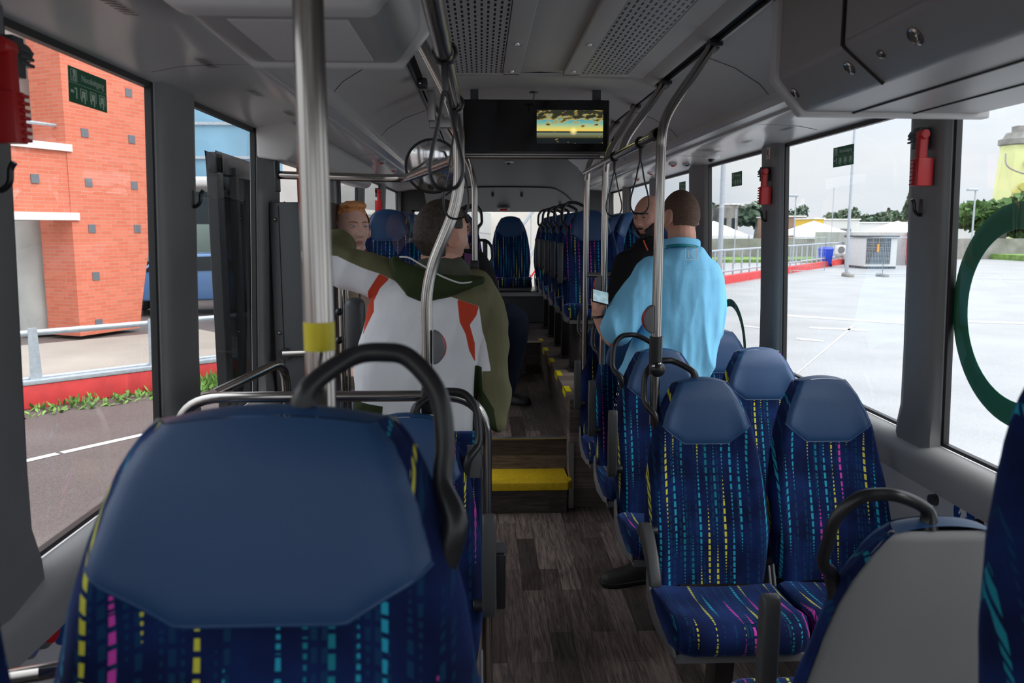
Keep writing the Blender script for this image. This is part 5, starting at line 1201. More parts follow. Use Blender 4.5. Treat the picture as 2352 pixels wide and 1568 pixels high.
# pleat and rounded square mark with a K on the upper back
m = MB(); bk = lambda x, y, d=-.132: Q(x, y, d)
Bk = basis(Q(1587, 583, -.119), (1, .12, 0), (0, .12, 1))
rr_ = [(sx*.022+qx, sy*.022+qy) for sx, sy, a0 in ((1, 1, 0), (-1, 1, 90), (-1, -1, 180), (1, -1, 270)) for qx, qy in [(.006*math.cos(math.radians(a0+k*22.5)), .006*math.sin(math.radians(a0+k*22.5))) for k in range(5)]]
m.tube([Bk @ Vector((x, y, 0)) for x, y in rr_], .0016, 6, close=True)
m.tube([Bk @ Vector((-.012, -.016, 0)), Bk @ Vector((-.012, .016, 0))], .0016, 6); m.tube([Bk @ Vector((.014, .014, 0)), Bk @ Vector((-.006, 0, 0)), Bk @ Vector((.014, -.014, 0))], .0016, 6)
m.build('shirt_emblem', M_white, pb)
def th2(lon, lat, p):
    a = abs(lon)/math.pi; base = -.055 if a > .6 else .0
    return (p.z-base)/.03-(1.5 if a < .34 and p.z < .07 else 0)
hair('hair', Hb, mat('cropped_brown_hair', (.115, .065, .045), .8, var=.35, vs=120), pb, th2, .0025, .0006)
face_bits(Hb, pb, M_hairbr)
m = MB(); Gm = Hb @ Vector((-.0, -.112, .012)); 
for s in (-1, 1): m.tube([Hb @ Vector((s*.030+.024*math.cos(a), -.106, .008+.019*math.sin(a))) for a in [2*math.pi*k/20 for k in range(20)]], .002, 6, close=True); m.tube([Hb @ Vector((s*.054, -.105, .015)), Hb @ Vector((s*.080, -.05, .016)), Hb @ Vector((s*.084, .02, .012))], .002, 6)
m.build('glasses', M_blackp, pb)
mb = MB(); torso(mb, [(Q(1530, 850), .175, .115, 0), (Q(1533, 920), .175, .12, 0), (Q(1535, 960), .16, .11, 0)])
for s in (-1, 1): limb(mb, [Vector((lx+s*.09, Yb, .85)), Vector((lx+s*.10, Yb-.03, .47)), Vector((lx+s*.11, Yb, .10))], [.100, .078, .066])
remesh(mb, 'trousers', cloth('dark_jeans', (.02, .03, .07)), pb, .008, 4, .004, 12)
M_boot = mat('black_worn_leather', (.02, .019, .018), .6, bump=.3, bs=120)
sp1 = PZ(1440, 1345, .0)
m = MB(); limb(m, [sp1+Vector((.10, .10, .09)), sp1+Vector((.13, .13, .35)), Vector((lx-.10, Yb-.03, .47))], [.055, .062, .07]); m.build('trouser_leg', bpy.data.materials['dark_jeans'], pb)
shoe(sp1+Vector((.07, .05, .0)), math.radians(-78), pb, M_boot, 1.0); shoe(Vector((lx+.11, Yb, 0)), math.pi, pb, M_boot)
# watch
wp = Q(1376, 726, -.02); m = MB(); Bw = basis(wp, (1, 0, .15), (0, 1, 0)); m.tube([Bw @ Vector((.033*math.cos(a), .033*math.sin(a), 0)) for a in [2*math.pi*k/20 for k in range(20)]], .006, 8, close=True); tag(m.build('wristwatch', M_blackp), 'dark wristwatch on the wrist of the hand holding the phone', 'watch')
t = thing('smartphone', 'smartphone held up in front of the blue-shirted man, its screen lit', 'phone', (0, 0, 0)); Bp = basis(Q(1379, 688, -.055), (.98, .1, -.25), (.12, .75, .65))
m = MB(); m.box(-.042, .042, -.024, .058, -.005, .003, Bp); m.build('body', M_blackp, t, bevel=.002)
m = MB(); m.box(-.038, .038, -.021, .055, .0032, .0038, Bp); m.build('screen', mat('phone_screen', (.3, .4, .45), .1, var=.9, vs=40, emis=(.25, .38, .42), es=.35), t, smooth=False)
t = thing('key_lanyard', 'bunch of keys with a steel clip and red tag hanging from the blue-shirted man\'s belt', 'keys', (0, 0, 0))
kp = [Q(1425, 868, -.1), Q(1420, 900, -.11), Q(1414, 930, -.11), Q(1410, 950, -.11)]
for i in range(7): m = MB(); c_ = kp[0].lerp(kp[3], i/6*.9); m.tube([c_+Vector((.004*math.cos(a), .004*math.sin(a)*(i % 2), .008*math.sin(a))) for a in [2*math.pi*k/10 for k in range(10)]], .0016, 5, close=True); m.build('chain_link', M_steel, t)
m = MB(); c_ = kp[3]; m.box(c_.x-.010, c_.x+.008, c_.y-.004, c_.y+.004, c_.z-.07, c_.z); m.build('badge', M_white, t, bevel=.002)
m = MB(); m.box(c_.x-.009, c_.x+.007, c_.y-.006, c_.y-.0045, c_.z-.045, c_.z-.030); m.build('red_tag', M_red, t)

# ---- 3: bald bearded man in black
Yd = 4.62
D = lambda x, y, d=0: PY(x, y, Yd+d)
Hd = yawed(-48, 6, 1.06, D(1492, 500, .0))
mb = MB(); head_mesh(mb, Hd); limb(mb, [D(1497, 545, .03), D(1498, 600, .05)], [.062, .07])
torso(mb, [(D(1498, 600), .14, .08, 0), (D(1498, 680), .16, .09, 0), (D(1498, 800), .15, .09, 0), (D(1500, 900), .15, .10, 0)])
for s in (-1, 1): limb(mb, [D(1500+s*70, 610), D(1495+s*85, 740), D(1490+s*60, 800, -.12)], [.05, .04, .03])
for s in (-1, 1): hand(mb, D(1490+s*60, 800, -.12), (-s*.6, -.8, -.1), (0, 0, -1), .95, .6, s)
bx = D(1500, 900).x
for s in (-1, 1): limb(mb, [Vector((bx+s*.09, Yd, .86)), Vector((bx+s*.10, Yd, .47)), Vector((bx+s*.11, Yd, .09))], [.08, .06, .042])
pd_ = person_obj(mb, 'bald man with a dark beard in a black fleece with orange zip, looking left', M_skinb)
mb = MB(); torso(mb, [(D(1500, 548), .085, .08, 0), (D(1500, 566), .12, .09, 0), (D(1500, 585), .18, .105, 0), (D(1498, 620), .215, .12, 0), (D(1498, 700), .215, .13, 0), (D(1498, 800), .20, .13, 0), (D(1498, 880), .20, .13, 0)])
for s in (-1, 1): limb(mb, [D(1500+s*62, 605), D(1495+s*84, 740), D(1490+s*62, 797, -.10)], [.075, .062, .048])
remesh(mb, 'fleece_jacket', cloth('black_fleece', (.010, .010, .012)), pd_, .009, 5, .006, 9)
m = MB(); m.tube(catmull([D(1478, 552, -.085), D(1482, 562, -.10), D(1488, 575, -.115)], 5), .004, 6); m.build('orange_zip', mat('orange_zip', (.8, .10, .02), .5), pd_); m = MB(); m.tube(catmull([D(1513, 540, -.06), D(1508, 555, -.09), D(1502, 570, -.11)], 5), .004, 6); m.build('orange_zip', bpy.data.materials['orange_zip'], pd_)
M_beard = mat('dark_grey_beard', (.025, .022, .020), .7, var=.6, vs=50, bump=.6, bs=400)
def th3(lon, lat, p):
    a = abs(lon)
    if a > 1.75: return -1
    top = -.052+.034*max(0, min(1, (a-.45)/.6)); v = (top-p.z)/.02
    if abs(p.x) < .022 and -.076 < p.z < -.052: v = -1 if abs(p.z+.063) < .011 else v
    if a < .33 and -.052 < p.z < -.042: v = .3
    return v
hair('beard', Hd, M_beard, pd_, th3, .009, .007, 2)
face_bits(Hd, pd_, M_beard, (.05, .04, .03), True, 1.2)
mb = MB(); torso(mb, [(D(1500, 870), .175, .12, 0), (D(1500, 930), .17, .12, 0)])
for s in (-1, 1): limb(mb, [Vector((bx+s*.09, Yd, .86)), Vector((bx+s*.10, Yd, .47)), Vector((bx+s*.11, Yd, .09))], [.095, .075, .06])
remesh(mb, 'trousers', bpy.data.materials['dark_navy_trousers'], pd_, .01, 3)
for s in (-1, 1): shoe(Vector((bx+s*.11, Yd, 0)), 0, pd_, M_blackp)

# ---- 4: red-haired man by the left doorway
Yr = 3.78
R4 = lambda x, y, d=0: PY(x, y, Yr+d)
Hr = yawed(36, -3, 1.0, R4(806, 527))
mb = MB(); head_mesh(mb, Hr, .9); limb(mb, [R4(812, 570, .03), R4(812, 630, .05)], [.058, .066])
torso(mb, [(R4(812, 628), .13, .075, 0), (R4(812, 700), .16, .09, 0), (R4(812, 830), .15, .09, 0), (R4(812, 930), .15, .10, 0)])
rx_ = R4(812, 930).x
for s in (-1, 1): limb(mb, [Vector((rx_+s*.085, Yr, .82)), Vector((rx_+s*.10, Yr-.03, .46)), Vector((rx_+s*.11, Yr, .09))], [.085, .06, .042])
for s in (-1, 1): limb(mb, [R4(812+s*75, 640), R4(812+s*88, 770), R4(812+s*40, 830, -.12)], [.05, .04, .03]); hand(mb, R4(812+s*40, 830, -.12), (-s*.7, -.6, 0), (0, 0, -1), .95, .6, s)
pr_ = person_obj(mb, 'red-haired man in a navy jacket by the left doorway, looking to the right', M_skinp, .005)
mb = MB(); torso(mb, [(R4(814, 580), .080, .075, 0), (R4(814, 596), .125, .09, 0), (R4(813, 613), .185, .105, 0), (R4(812, 645), .205, .12, 0), (R4(812, 680), .205, .12, 0), (R4(812, 720), .20, .12, 0)])
for s in (-1, 1): limb(mb, [R4(812+s*72, 640), R4(812+s*88, 770), R4(812+s*44, 826, -.10)], [.068, .058, .046])
remesh(mb, 'navy_jacket', cloth('navy_shell', (.012, .014, .03)), pr_, .009, 5, .006, 9)
m = MB(); m.tube(catmull([R4(838, 573, -.05), R4(842, 580, -.07), R4(845, 590, -.09)], 4), .0035, 6); m.build('orange_zip', bpy.data.materials['orange_zip'], pr_)
mb = MB(); torso(mb, [(R4(812, 640), .17, .125, 0), (R4(812, 720), .19, .133, 0), (R4(812, 820), .195, .138, 0), (R4(812, 880), .19, .13, 0)])
remesh(mb, 'beige_sweater', cloth('beige_knit', (.36, .26, .20)), pr_, .009, 5, .006, 9)
mb = MB(); torso(mb, [(R4(812, 860), .17, .12, 0), (R4(812, 930), .17, .12, 0), (R4(812, 980), .16, .11, 0)])
for s in (-1, 1): limb(mb, [Vector((rx_+s*.085, Yr, .84)), Vector((rx_+s*.10, Yr-.03, .46)), Vector((rx_+s*.11, Yr, .09))], [.10, .075, .062])
remesh(mb, 'trousers', cloth('pale_lavender_trousers', (.55, .55, .72)), pr_, .009, 4, .006, 9)
for s in (-1, 1): shoe(Vector((rx_+s*.11, Yr, 0)), 0, pr_, M_blackp)
def th4(lon, lat, p):
    a = abs(lon)/math.pi
    base = -.06 if a > .62 else (-.012 if a > .42 else .02+(.42-a)*.11)
    if a < .40: return (p.z-(.082-.03*a))/.03
    return (p.z-base)/.03
M_ginger = mat('ginger_hair', (.75, .32, .11), .5, var=.25, vs=70, bump=.3, bs=400)
hair('hair', Hr, M_ginger, pr_, th4, .010, .003, 4)
m = MB()     # swept-up fringe
rgs = []
for i in range(9):
    x = -.048+.012*i; lift = .010+.010*math.sin(i/8*math.pi)+.004*(i/8)
    rgs.append([Hr @ Vector((x+.004*math.cos(a), -.045+.042*math.cos(a)+.00*(i), .108-.0*(abs(i-4))-.25*abs(x)**1.0*.3+lift*math.sin(a))) for a in [2*math.pi*j/14 for j in range(14)]])
m.loft(rgs); remesh(m, 'fringe', M_ginger, pr_, .004, 4, .0012, 50, None, (1, .3, .3), 9)
face_bits(Hr, pr_, mat('ginger_brow', (.45, .20, .09), .7), (.12, .20, .28), True, .8)

# ---- 5: passenger sitting behind the jacket man
Ys = 5.9
S5 = lambda x, y, d=0: PY(x, y, Ys+d)
Hs = yawed(-10, 8, 1.0, S5(1050, 520))
mb = MB(); head_mesh(mb, Hs, nu=64, nv=48); limb(mb, [S5(1056, 550, .02), S5(1062, 590, .03)], [.058, .065])
torso(mb, [(S5(1065, 590), .13, .08, 0), (S5(1070, 650), .16, .09, 0), (S5(1080, 740), .15, .10, 0)])
knee = S5(1188, 732, -.25); foot = Vector((S5(1163, 900, -.1).x, 5.78, .40+.07))
limb(mb, [S5(1100, 745, .0), knee, foot], [.08, .058, .04]); limb(mb, [S5(1070, 745), S5(1075, 745, -.45), Vector((-.16, 5.48, .45))], [.08, .058, .04])
limb(mb, [S5(1120, 625), S5(1128, 710, -.03), S5(1095, 735, -.25)], [.048, .04, .03]); hand(mb, S5(1095, 735, -.25), (-.5, -.8, .1), (0, 0, -1), .95, .6, 1)
limb(mb, [S5(1010, 625), S5(1000, 710, -.03), S5(1040, 735, -.25)], [.048, .04, .03]); hand(mb, S5(1040, 735, -.25), (.4, -.8, .1), (0, 0, -1), .95, .6, -1)
ps = person_obj(mb, 'seated passenger in a dark jacket and dark jeans, half hidden behind the jacket man', M_skin, .008)
mb = MB(); torso(mb, [(S5(1066, 572), .10, .085, 0), (S5(1066, 590), .17, .10, 0), (S5(1068, 620), .215, .12, 0), (S5(1072, 680), .215, .13, 0), (S5(1080, 748), .21, .14, 0)])
limb(mb, [S5(1112, 620), S5(1130, 705, -.03), S5(1100, 732, -.22)], [.072, .062, .05]); limb(mb, [S5(1018, 620), S5(1003, 705, -.03), S5(1036, 732, -.22)], [.072, .062, .05])
remesh(mb, 'jacket', cloth('charcoal_jacket', (.018, .018, .020)), ps, .01, 5, .006, 9)
m = MB(); a, b = S5(1076, 592, -.10), S5(1094, 640, -.14); m.add([S5(1066, 580, -.115), S5(1090, 585, -.12), S5(1095, 642, -.15), S5(1068, 640, -.15)], [(0, 1, 2, 3)]); o = m.build('purple_top', cloth('purple_cloth', (.16, .07, .17)), ps, smooth=False); o.modifiers.new('s', 'SOLIDIFY').thickness = .02
mb = MB(); limb(mb, [S5(1100, 750, .0), knee, foot], [.105, .082, .06]); limb(mb, [S5(1070, 750), S5(1075, 745, -.45), Vector((-.16, 5.48, .45))], [.105, .08, .06])
torso(mb, [(S5(1085, 740), .18, .13, 0), (S5(1085, 770), .18, .13, 0)])
remesh(mb, 'jeans', cloth('dark_blue_denim', (.008, .013, .03)), ps, .01, 4, .005, 10)
shoe(Vector((foot.x, 5.78, .38)), math.radians(70), ps, M_blackp, .95); shoe(Vector((-.16, 5.48, .38)), 0, ps, M_blackp, .95)
hair('hair', Hs, M_hairbr, ps, th1, .014, .006, 6, (64, 48))
face_bits(Hs, ps, M_hairbr)
m = MB()
for s in (-1, 1): m.tube([Hs @ Vector((s*.030+.024*math.cos(a), -.106, .008+.019*math.sin(a))) for a in [2*math.pi*k/16 for k in range(16)]], .003, 6, close=True); m.tube([Hs @ Vector((s*.054, -.105, .015)), Hs @ Vector((s*.084, .02, .012))], .003, 6)
m.build('glasses', M_blackp, ps)
# ---------------------------------------------------------------- outside
GZ = E-2.0
def asphalt(name, c0, c1, wet=.5):
    m, t, b = nt(name); N = t.nodes; L = t.links; tc = N.new('ShaderNodeTexCoord')
    n = N.new('ShaderNodeTexNoise'); n.inputs['Scale'].default_value = 90; n.inputs['Detail'].default_value = 4; L.new(tc.outputs['Object'], n.inputs['Vector'])
    n2 = N.new('ShaderNodeTexNoise'); n2.inputs['Scale'].default_value = .7; n2.inputs['Detail'].default_value = 5; L.new(tc.outputs['Object'], n2.inputs['Vector'])
    r = N.new('ShaderNodeValToRGB'); r.color_ramp.elements[0].color = (*c0, 1); r.color_ramp.elements[1].color = (*c1, 1); r.color_ramp.elements[0].position = .35; r.color_ramp.elements[1].position = .65
    mx = N.new('ShaderNodeMath'); mx.operation = 'MULTIPLY_ADD'; mx.inputs[1].default_value = .6; L.new(n.outputs['Fac'], mx.inputs[0])
    m3 = N.new('ShaderNodeMath'); m3.operation = 'MULTIPLY'; m3.inputs[1].default_value = .4; L.new(n2.outputs['Fac'], m3.inputs[0]); L.new(m3.outputs[0], mx.inputs[2])
    L.new(mx.outputs[0], r.inputs[0]); L.new(r.outputs[0], b.inputs['Base Color']); b.inputs['Roughness'].default_value = wet
    return m
M_road = asphalt('reddish_asphalt', (.060, .044, .040), (.17, .135, .125), .6)
M_lot = asphalt('pale_parking_surface', (.22, .22, .225), (.34, .34, .345), .5)
M_pave = asphalt('pale_paving', (.25, .22, .19), (.42, .37, .32), .8)
M_conc = mat('concrete', (.42, .42, .40), .8, var=.15, vs=1.5)
M_concd = mat('weathered_concrete', (.25, .24, .22), .85, var=.3, vs=1.2)
M_wcap = mat('white_ledge', (.75, .75, .72), .6, var=.08, vs=3)
M_galv = mat('galvanised_steel', (.42, .46, .50), .45, metal=.3, var=.12, vs=20)
M_rcurb = mat('red_painted_kerb', (.62, .05, .05), .6, var=.15, vs=5)
M_leaf = mat('leaf_green', (.06, .13, .025), .7, var=.5, vs=3)
M_leafd = mat('dark_foliage', (.08, .125, .075), .8, var=.5, vs=1)
M_grass = mat('grass', (.14, .24, .05), .8, var=.4, vs=2)
def brick_mat(name, k):
    m, t, b = nt(name); N = t.nodes; L = t.links
    tc = N.new('ShaderNodeTexCoord'); sp = N.new('ShaderNodeSeparateXYZ'); L.new(tc.outputs['Object'], sp.inputs[0]); cb = N.new('ShaderNodeCombineXYZ')
    L.new(sp.outputs[k], cb.inputs[0]); L.new(sp.outputs[2], cb.inputs[1])
    br = N.new('ShaderNodeTexBrick'); br.inputs['Scale'].default_value = 1; br.inputs['Brick Width'].default_value = .24; br.inputs['Row Height'].default_value = .065; br.inputs['Mortar Size'].default_value = .005
    br.inputs['Color1'].default_value = (.60, .150, .085, 1); br.inputs['Color2'].default_value = (.70, .200, .120, 1); br.inputs['Mortar'].default_value = (.52, .26, .19, 1); br.inputs['Bias'].default_value = -.2
    L.new(cb.outputs[0], br.inputs['Vector']); L.new(br.outputs['Color'], b.inputs['Base Color']); b.inputs['Roughness'].default_value = .85
    return m
M_bk = [brick_mat('orange_brick_front', 0), brick_mat('orange_brick_side', 1)]
def local_wall(o, e):   # frame at o with x axis along e
    return basis(o, e, (0, 0, 1))
# ground, both sides
m = MB(); m.box(-60, -1.3, -30, 80, GZ-.1, GZ); struct(m.build('ground_road', M_road, smooth=False))
m = MB(); m.box(-1.3, 130, -40, 260, GZ-.1, GZ); struct(m.build('ground_lot', M_lot, smooth=False))
# white road line
t = thing('road_marking', 'white painted line on the wet reddish road outside the left window', 'road marking', (0, 0, 0))
a, b = PZ(20, 1068, GZ), PZ(132, 1042, GZ); c, d = PZ(142, 1040, GZ), PZ(330, 998, GZ)
for p, q in ((a, b), (c, d)):
    e = (q-p).normalized(); n_ = Vector((-e.y, e.x, 0))*.045; m = MB()
    m.add([p-n_+Vector((0, 0, .004)), q-n_+Vector((0, 0, .004)), q+n_+Vector((0, 0, .004)), p+n_+Vector((0, 0, .004))], [(0, 1, 2, 3)]); m.build('stripe', M_white, t, smooth=False)
# left guard railing on a red kerb
A = PZ(62, 950, GZ); B_ = PZ(370, 905, GZ); ed = (B_-A).normalized(); nn = Vector((-ed.y, ed.x, 0))
if nn.y < 0: nn = -nn
A0 = A-ed*6; L0 = 10.6
m = MB(); Mw = basis(A0+nn*.22, ed, nn); 
m.box(0, L0, 0, .22, 0, .27, Mw); tag(m.build('red_kerb', M_rcurb, bevel=.01), 'red painted kerb under the galvanised railing outside the left windows', 'kerb')
m = MB(); m.box(0, L0, -.01, .18, .27, .32, Mw); t = thing('road_railing', 'galvanised steel railing on the red kerb outside the left windows', 'railing', (0, 0, 0))
m.build('base_beam', M_galv, t, bevel=.005)
sp_ = (PY(345, 700, (A+nn*.3).y+.9)-PY(75, 700, (A+nn*.3).y)).length
zb_ = GZ+.32
P1 = Vector((0, 0, 0))
def rail_x(px, off):   # distance along the rail line where the picture column px meets it
    d = ray(px, 800); o = A0+nn*off; det = d.x*(-ed.y)+ed.x*d.y
    k = (o.x*(-ed.y)+ed.x*o.y)/det; s_ = (d.x*k-o.x)/ed.x if abs(ed.x) > abs(ed.y) else (d.y*k-o.y)/ed.y
    return s_, k
s1, k1 = rail_x(77, .3); s2, k2 = rail_x(352, .3); gap = s2-s1
def rz_(px, py, k): d = ray(px, py); return E+d.z*k
ztop = rz_(77, 690, k1); zmid = rz_(77, 800, k1)
for i in range(-3, 8):
    x = s1+gap*i
    if x < 0 or x > L0: continue
    m = MB(); m.prism([(-.07, 0), (.07, 0), (.045, ztop-zb_+.04), (-.045, ztop-zb_+.04)], .02, (0, 0, 0)); 
    mm = MB(); M2 = basis(A0+nn*.30+ed*x+Vector((0, 0, zb_)), ed, (0, 0, 1)); mm.add([M2 @ Vector((v[0], v[2], -v[1])) for v in m.v], m.f); mm.box(-.1, .1, 0, .015, -.07, .07, M2); mm.build('post', M_galv, t, smooth=False)
for z, r in ((ztop-.02, .035), (zmid, .022)):
    m = MB(); m.tube([A0+nn*.33+Vector((0, 0, z)), A0+nn*.33+ed*L0+Vector((0, 0, z))], r, 12); m.build('rail', M_galv, t)
m = MB(); M2 = basis(A0+nn*.28+ed*s2+Vector((0, 0, rz_(358, 822, k2))), ed, (0, 0, 1)); m.box(-.04, .04, -.045, .045, -.0, .004, M2); o = tag(m.build('railing_sticker', M_red, smooth=False), 'small red sticker on the railing post', 'sticker')
m = MB(); m.box(-.025, .025, -.012, .012, .004, .006, M2); m.box(-.02, .02, .018, .03, .004, .006, M2); m.build('white_print', M_white, o, smooth=False)
# weeds along the kerb
rnd = random.Random(3); m = MB()
for i in range(2600):
    x = rnd.uniform(2, 10.5); dens = .5+.5*math.sin(x*1.7)+.4*math.sin(x*4.1)
    if rnd.random() > .35+dens*.5: continue
    y = rnd.uniform(-.28, .18); p = A0+ed*x+nn*(y+.02)+Vector((0, 0, GZ-A0.z)); h = rnd.uniform(.03, .10)*(1+dens)*(1.0 if y > -.1 else .5)
    a = rnd.uniform(0, 6.28); w = rnd.uniform(.012, .03); e1 = Vector((math.cos(a), math.sin(a), 0)); lean = Vector((rnd.uniform(-.08, .08), rnd.uniform(-.08, .08), h))
    m.add([p-e1*w*.3, p+e1*w*.3, p+lean*.6+e1*w, p+lean, p+lean*.6-e1*w], [(0, 1, 2, 3, 4)])
o = tag(m.build('weeds', mat('weed_green', (.16, .30, .06), .8, var=.5, vs=6), smooth=False, weld=False), 'green weeds growing along the foot of the red kerb', 'weeds', kind='stuff')
# paved yard behind the railing
m = MB(); Mw2 = basis(A0+nn*.45, ed, nn); m.box(-2, 10.5, 0, 5.2, 0, .03, Mw2); struct(m.build('ground_yard', M_pave, smooth=False))
m = MB(); m.box(-2, 6.5, 5.2, 30, 0, .07, Mw2); struct(m.build('ground_pavement', M_conc, smooth=False))
# brick tower: bottom corner points, flaring upward
zb = GZ+.07
c0 = PZ(185, 772, zb); c1 = PZ(325, 752, zb); cl = PZ(155, 765, zb)
ef = Vector((c1.x-c0.x, c1.y-c0.y, 0)).normalized(); ew = (c1-c0).length
es = Vector((-ef.y, ef.x, 0))
if es.y < 0: es = -es
t = thing('brick_tower', 'orange brick tower with small square grey vents, leaning out to the right', 'building', (0, 0, 0))
Bt = Matrix(((ef.x, es.x, 0, c0.x), (ef.y, es.y, 0, c0.y), (0, 0, 1, zb), (0, 0, 0, 1)))
def on_front(px, py):   # picture point on the tower's front face, in its own frame
    d = ray(px, py); n_ = es; o = c0; k = (n_.dot(o)-n_.z*0)/(n_.x*d.x+n_.y*d.y); k = (n_.x*o.x+n_.y*o.y)/(n_.x*d.x+n_.y*d.y)
    p = Vector((d.x*k, d.y*k, E+d.z*k)); return Bt.inverted() @ p
def on_deep(px, py, dp):
    d = ray(px, py); o = c0+es*dp; k = (es.x*o.x+es.y*o.y)/(es.x*d.x+es.y*d.y); return Bt.inverted() @ Vector((d.x*k, d.y*k, E+d.z*k))
lf = [on_front(185, 770), on_front(170, 510), on_front(158, 350), on_front(130, 40)]
rf_ = [on_front(322, 752), on_front(357, 430), on_front(362, 300), on_front(366, 100)]
H = 12.0
xl = lambda z: -.0+ (lf[3].x-0)*min(1, z/lf[3].z); xr_ = lambda z: interp([(0, rf_[0].x), (rf_[1].z, rf_[1].x+.0), (H, rf_[1].x+.35)], z)
zs = [0, rf_[1].z*.5, rf_[1].z, rf_[1].z+2, H]
m = MB(); m.sheet(lambda i, j: Vector((xl(j*H)*(1-i)+xr_(j*H)*i, 0, j*H)), 8, 24); f_ = m.build('front_wall', M_bk[0], t, smooth=False)
m = MB(); sd1 = .8; m.sheet(lambda i, j: Vector((xl(j*H), sd1*i*1.0, j*H)), 4, 24); m.sheet(lambda i, j: Vector((xr_(j*H), sd1*i, j*H)), 4, 24); m.sheet(lambda i, j: Vector((xl(j*H)*(1-i)+xr_(j*H)*i, sd1, j*H)), 4, 24); m.build('side_wall', M_bk[1], t, smooth=False)
for c in kids(t): c.matrix_world = Bt
for px, py in ((295, 213), (194, 305), (302, 320), (203, 419), (308, 426), (211, 525), (315, 525), (220, 634), (227, 742), (178, 78)):
    p_ = on_front(px, py); m = MB(); m.box(p_.x-.075, p_.x+.075, -.012, .02, p_.z-.075, p_.z+.075); o = m.build('square_vent', mat('vent_grey', (.14, .15, .17), .5) if 'vent_grey' not in bpy.data.materials else bpy.data.materials['vent_grey'], t, smooth=False); o.matrix_world = Bt
# adjoining balcony wall with white ledges, left of the tower
t = thing('brick_balcony', 'brick balcony band between white ledges left of the tower', 'balcony', (0, 0, 0))
off = .02
def blk(name, x0, x1, z0, z1, y0, y1, M):
    m = MB(); m.box(x0, x1, y0, y1, z0, z1); o = m.build(name, M, t, smooth=False); o.matrix_world = Bt; return o
za, zb2, zc, zd = on_front(100, 505).z, on_front(100, 487).z, on_front(100, 342).z, on_front(100, 328).z
xb = on_front(163, 420).x
blk('brick_wall', -6, xb, zb2, zc, off, off+.4, M_bk[0]); blk('lower_ledge', -6, xb+.1, za, zb2, off-.06, off+.46, M_wcap); blk('upper_ledge', -6, xb+.05, zc, zd+.02, off-.06, off+.46, M_wcap)
p_ = on_front(83, 410); blk('square_vent', p_.x-.09, p_.x+.06, p_.z-.075, p_.z+.075, off-.02, off+.1, bpy.data.materials['vent_grey'])
m = MB(); m.tube([(-6, off+.2, zd+.35), (xb, off+.2, zd+.35)], .03, 8); o = m.build('handrail', M_galv, t); o.matrix_world = Bt
t = thing('concrete_column', 'round grey concrete column under the brick balcony', 'column', (0, 0, 0))
p_ = on_deep(93, 700, 1.3); m = MB(); m.cyl((p_.x, 1.3, 0), (p_.x, 1.3, za), .42, n=32); o = m.build('shaft', M_conc, t); o.matrix_world = Bt
t = thing('concrete_wall', 'tall weathered concrete wall above the brick balcony', 'wall', (0, 0, 0))
m = MB(); xw = on_deep(104, 200, 1.3).x; m.box(-6, xw, 1.3, 1.8, zd-.5, H); o = m.build('slab', M_conc, t, smooth=False); o.matrix_world = Bt
m = MB(); m.box(-6, xw, 1.285, 1.3, zd+2.75, zd+2.79); o = m.build('joint', M_concd, t, smooth=False); o.matrix_world = Bt
# glazed building beyond
t = thing('glass_building', 'blue glazed office building seen through the second left window', 'building', (0, 0, 0))
bx0, bx1, by = -19.0, -4.4, 27.0
M_bg = mat('blue_facade_glass', (.17, .33, .45), .12, var=.2, vs=.4, spec=.8); M_pg = mat('pale_green_glazing', (.38, .50, .46), .2, var=.2, vs=.5); M_dg = mat('dark_glazing', (.02, .03, .035), .15)
zz_ = lambda y: PY(500, y, by).z
m = MB(); m.box(bx0, bx1, by, by+6, zz_(412), GZ+14); m.build('upper_glazing', M_bg, t, smooth=False)
m = MB(); m.box(bx0, bx1, by-.1, by, zz_(600), zz_(515)); m.build('lower_glazing', M_pg, t, smooth=False)
m = MB(); m.box(bx0, bx1, by, by+6, GZ, zz_(412)); m.build('dark_base', M_dg, t, smooth=False)
m = MB()
for y in (365, 287, 210, 130): m.box(bx0, bx1, by-.08, by, zz_(y), zz_(y)+.09)
m.build('mullion', M_galv, t, smooth=False)
t = thing('white_canopy', 'white canopy roof in front of the glazed building', 'canopy', (0, 0, 0)); m = MB(); zc3 = PY(500, 436, by-2.5).z; m.box(bx0, -5.0, by-4, by-1, zc3, zc3+.3); m.build('roof', M_wcap, t, bevel=.1)
for x in (-13, -9, -6): m = MB(); m.cyl((x, by-2, GZ), (x, by-2, zc3), .1, n=10); m.build('post', M_galv, t)
def simple_car(x, y, rz, col, label):
    t = thing('parked_car', label, 'car', (x, y, GZ), rz)
    mc = mat('car_paint_'+str(len(bpy.data.materials)), col, .25, coat=.5)
    side = [(-2.1, .35), (-2.15, .7), (-1.9, .92), (-1.1, 1.0), (-.6, 1.4), (.8, 1.43), (1.5, 1.05), (2.05, .95), (2.15, .6), (2.1, .35)]
    m = MB(); m.loft([[Vector((px_, y_*k, pz)) for px_, pz in side] for y_, k in ((-.85, 1), (.85, 1))]); m.build('body', mc, t, bevel=.06)
    m = MB(); g = [(-.98, 1.03), (-.58, 1.34), (.75, 1.37), (1.3, 1.05)]
    m.prism(g, 1.74, (0, .87, 0)); m.build('side_glass', M_dg, t, smooth=False)
    for wx in (-1.35, 1.35):
        for wy in (-.8, .8): m = MB(); m.cyl((wx, wy-.1, .32), (wx, wy+.1, .32), .32, n=20); m.build('wheel', M_rubber, t, bevel=.02)
simple_car(-6.9, 19.5, .2, (.10, .22, .45), 'blue parked car behind the railing in the second left window')
simple_car(-11.4, 20.0, .1, (.35, .01, .01), 'red parked car behind the brick tower')

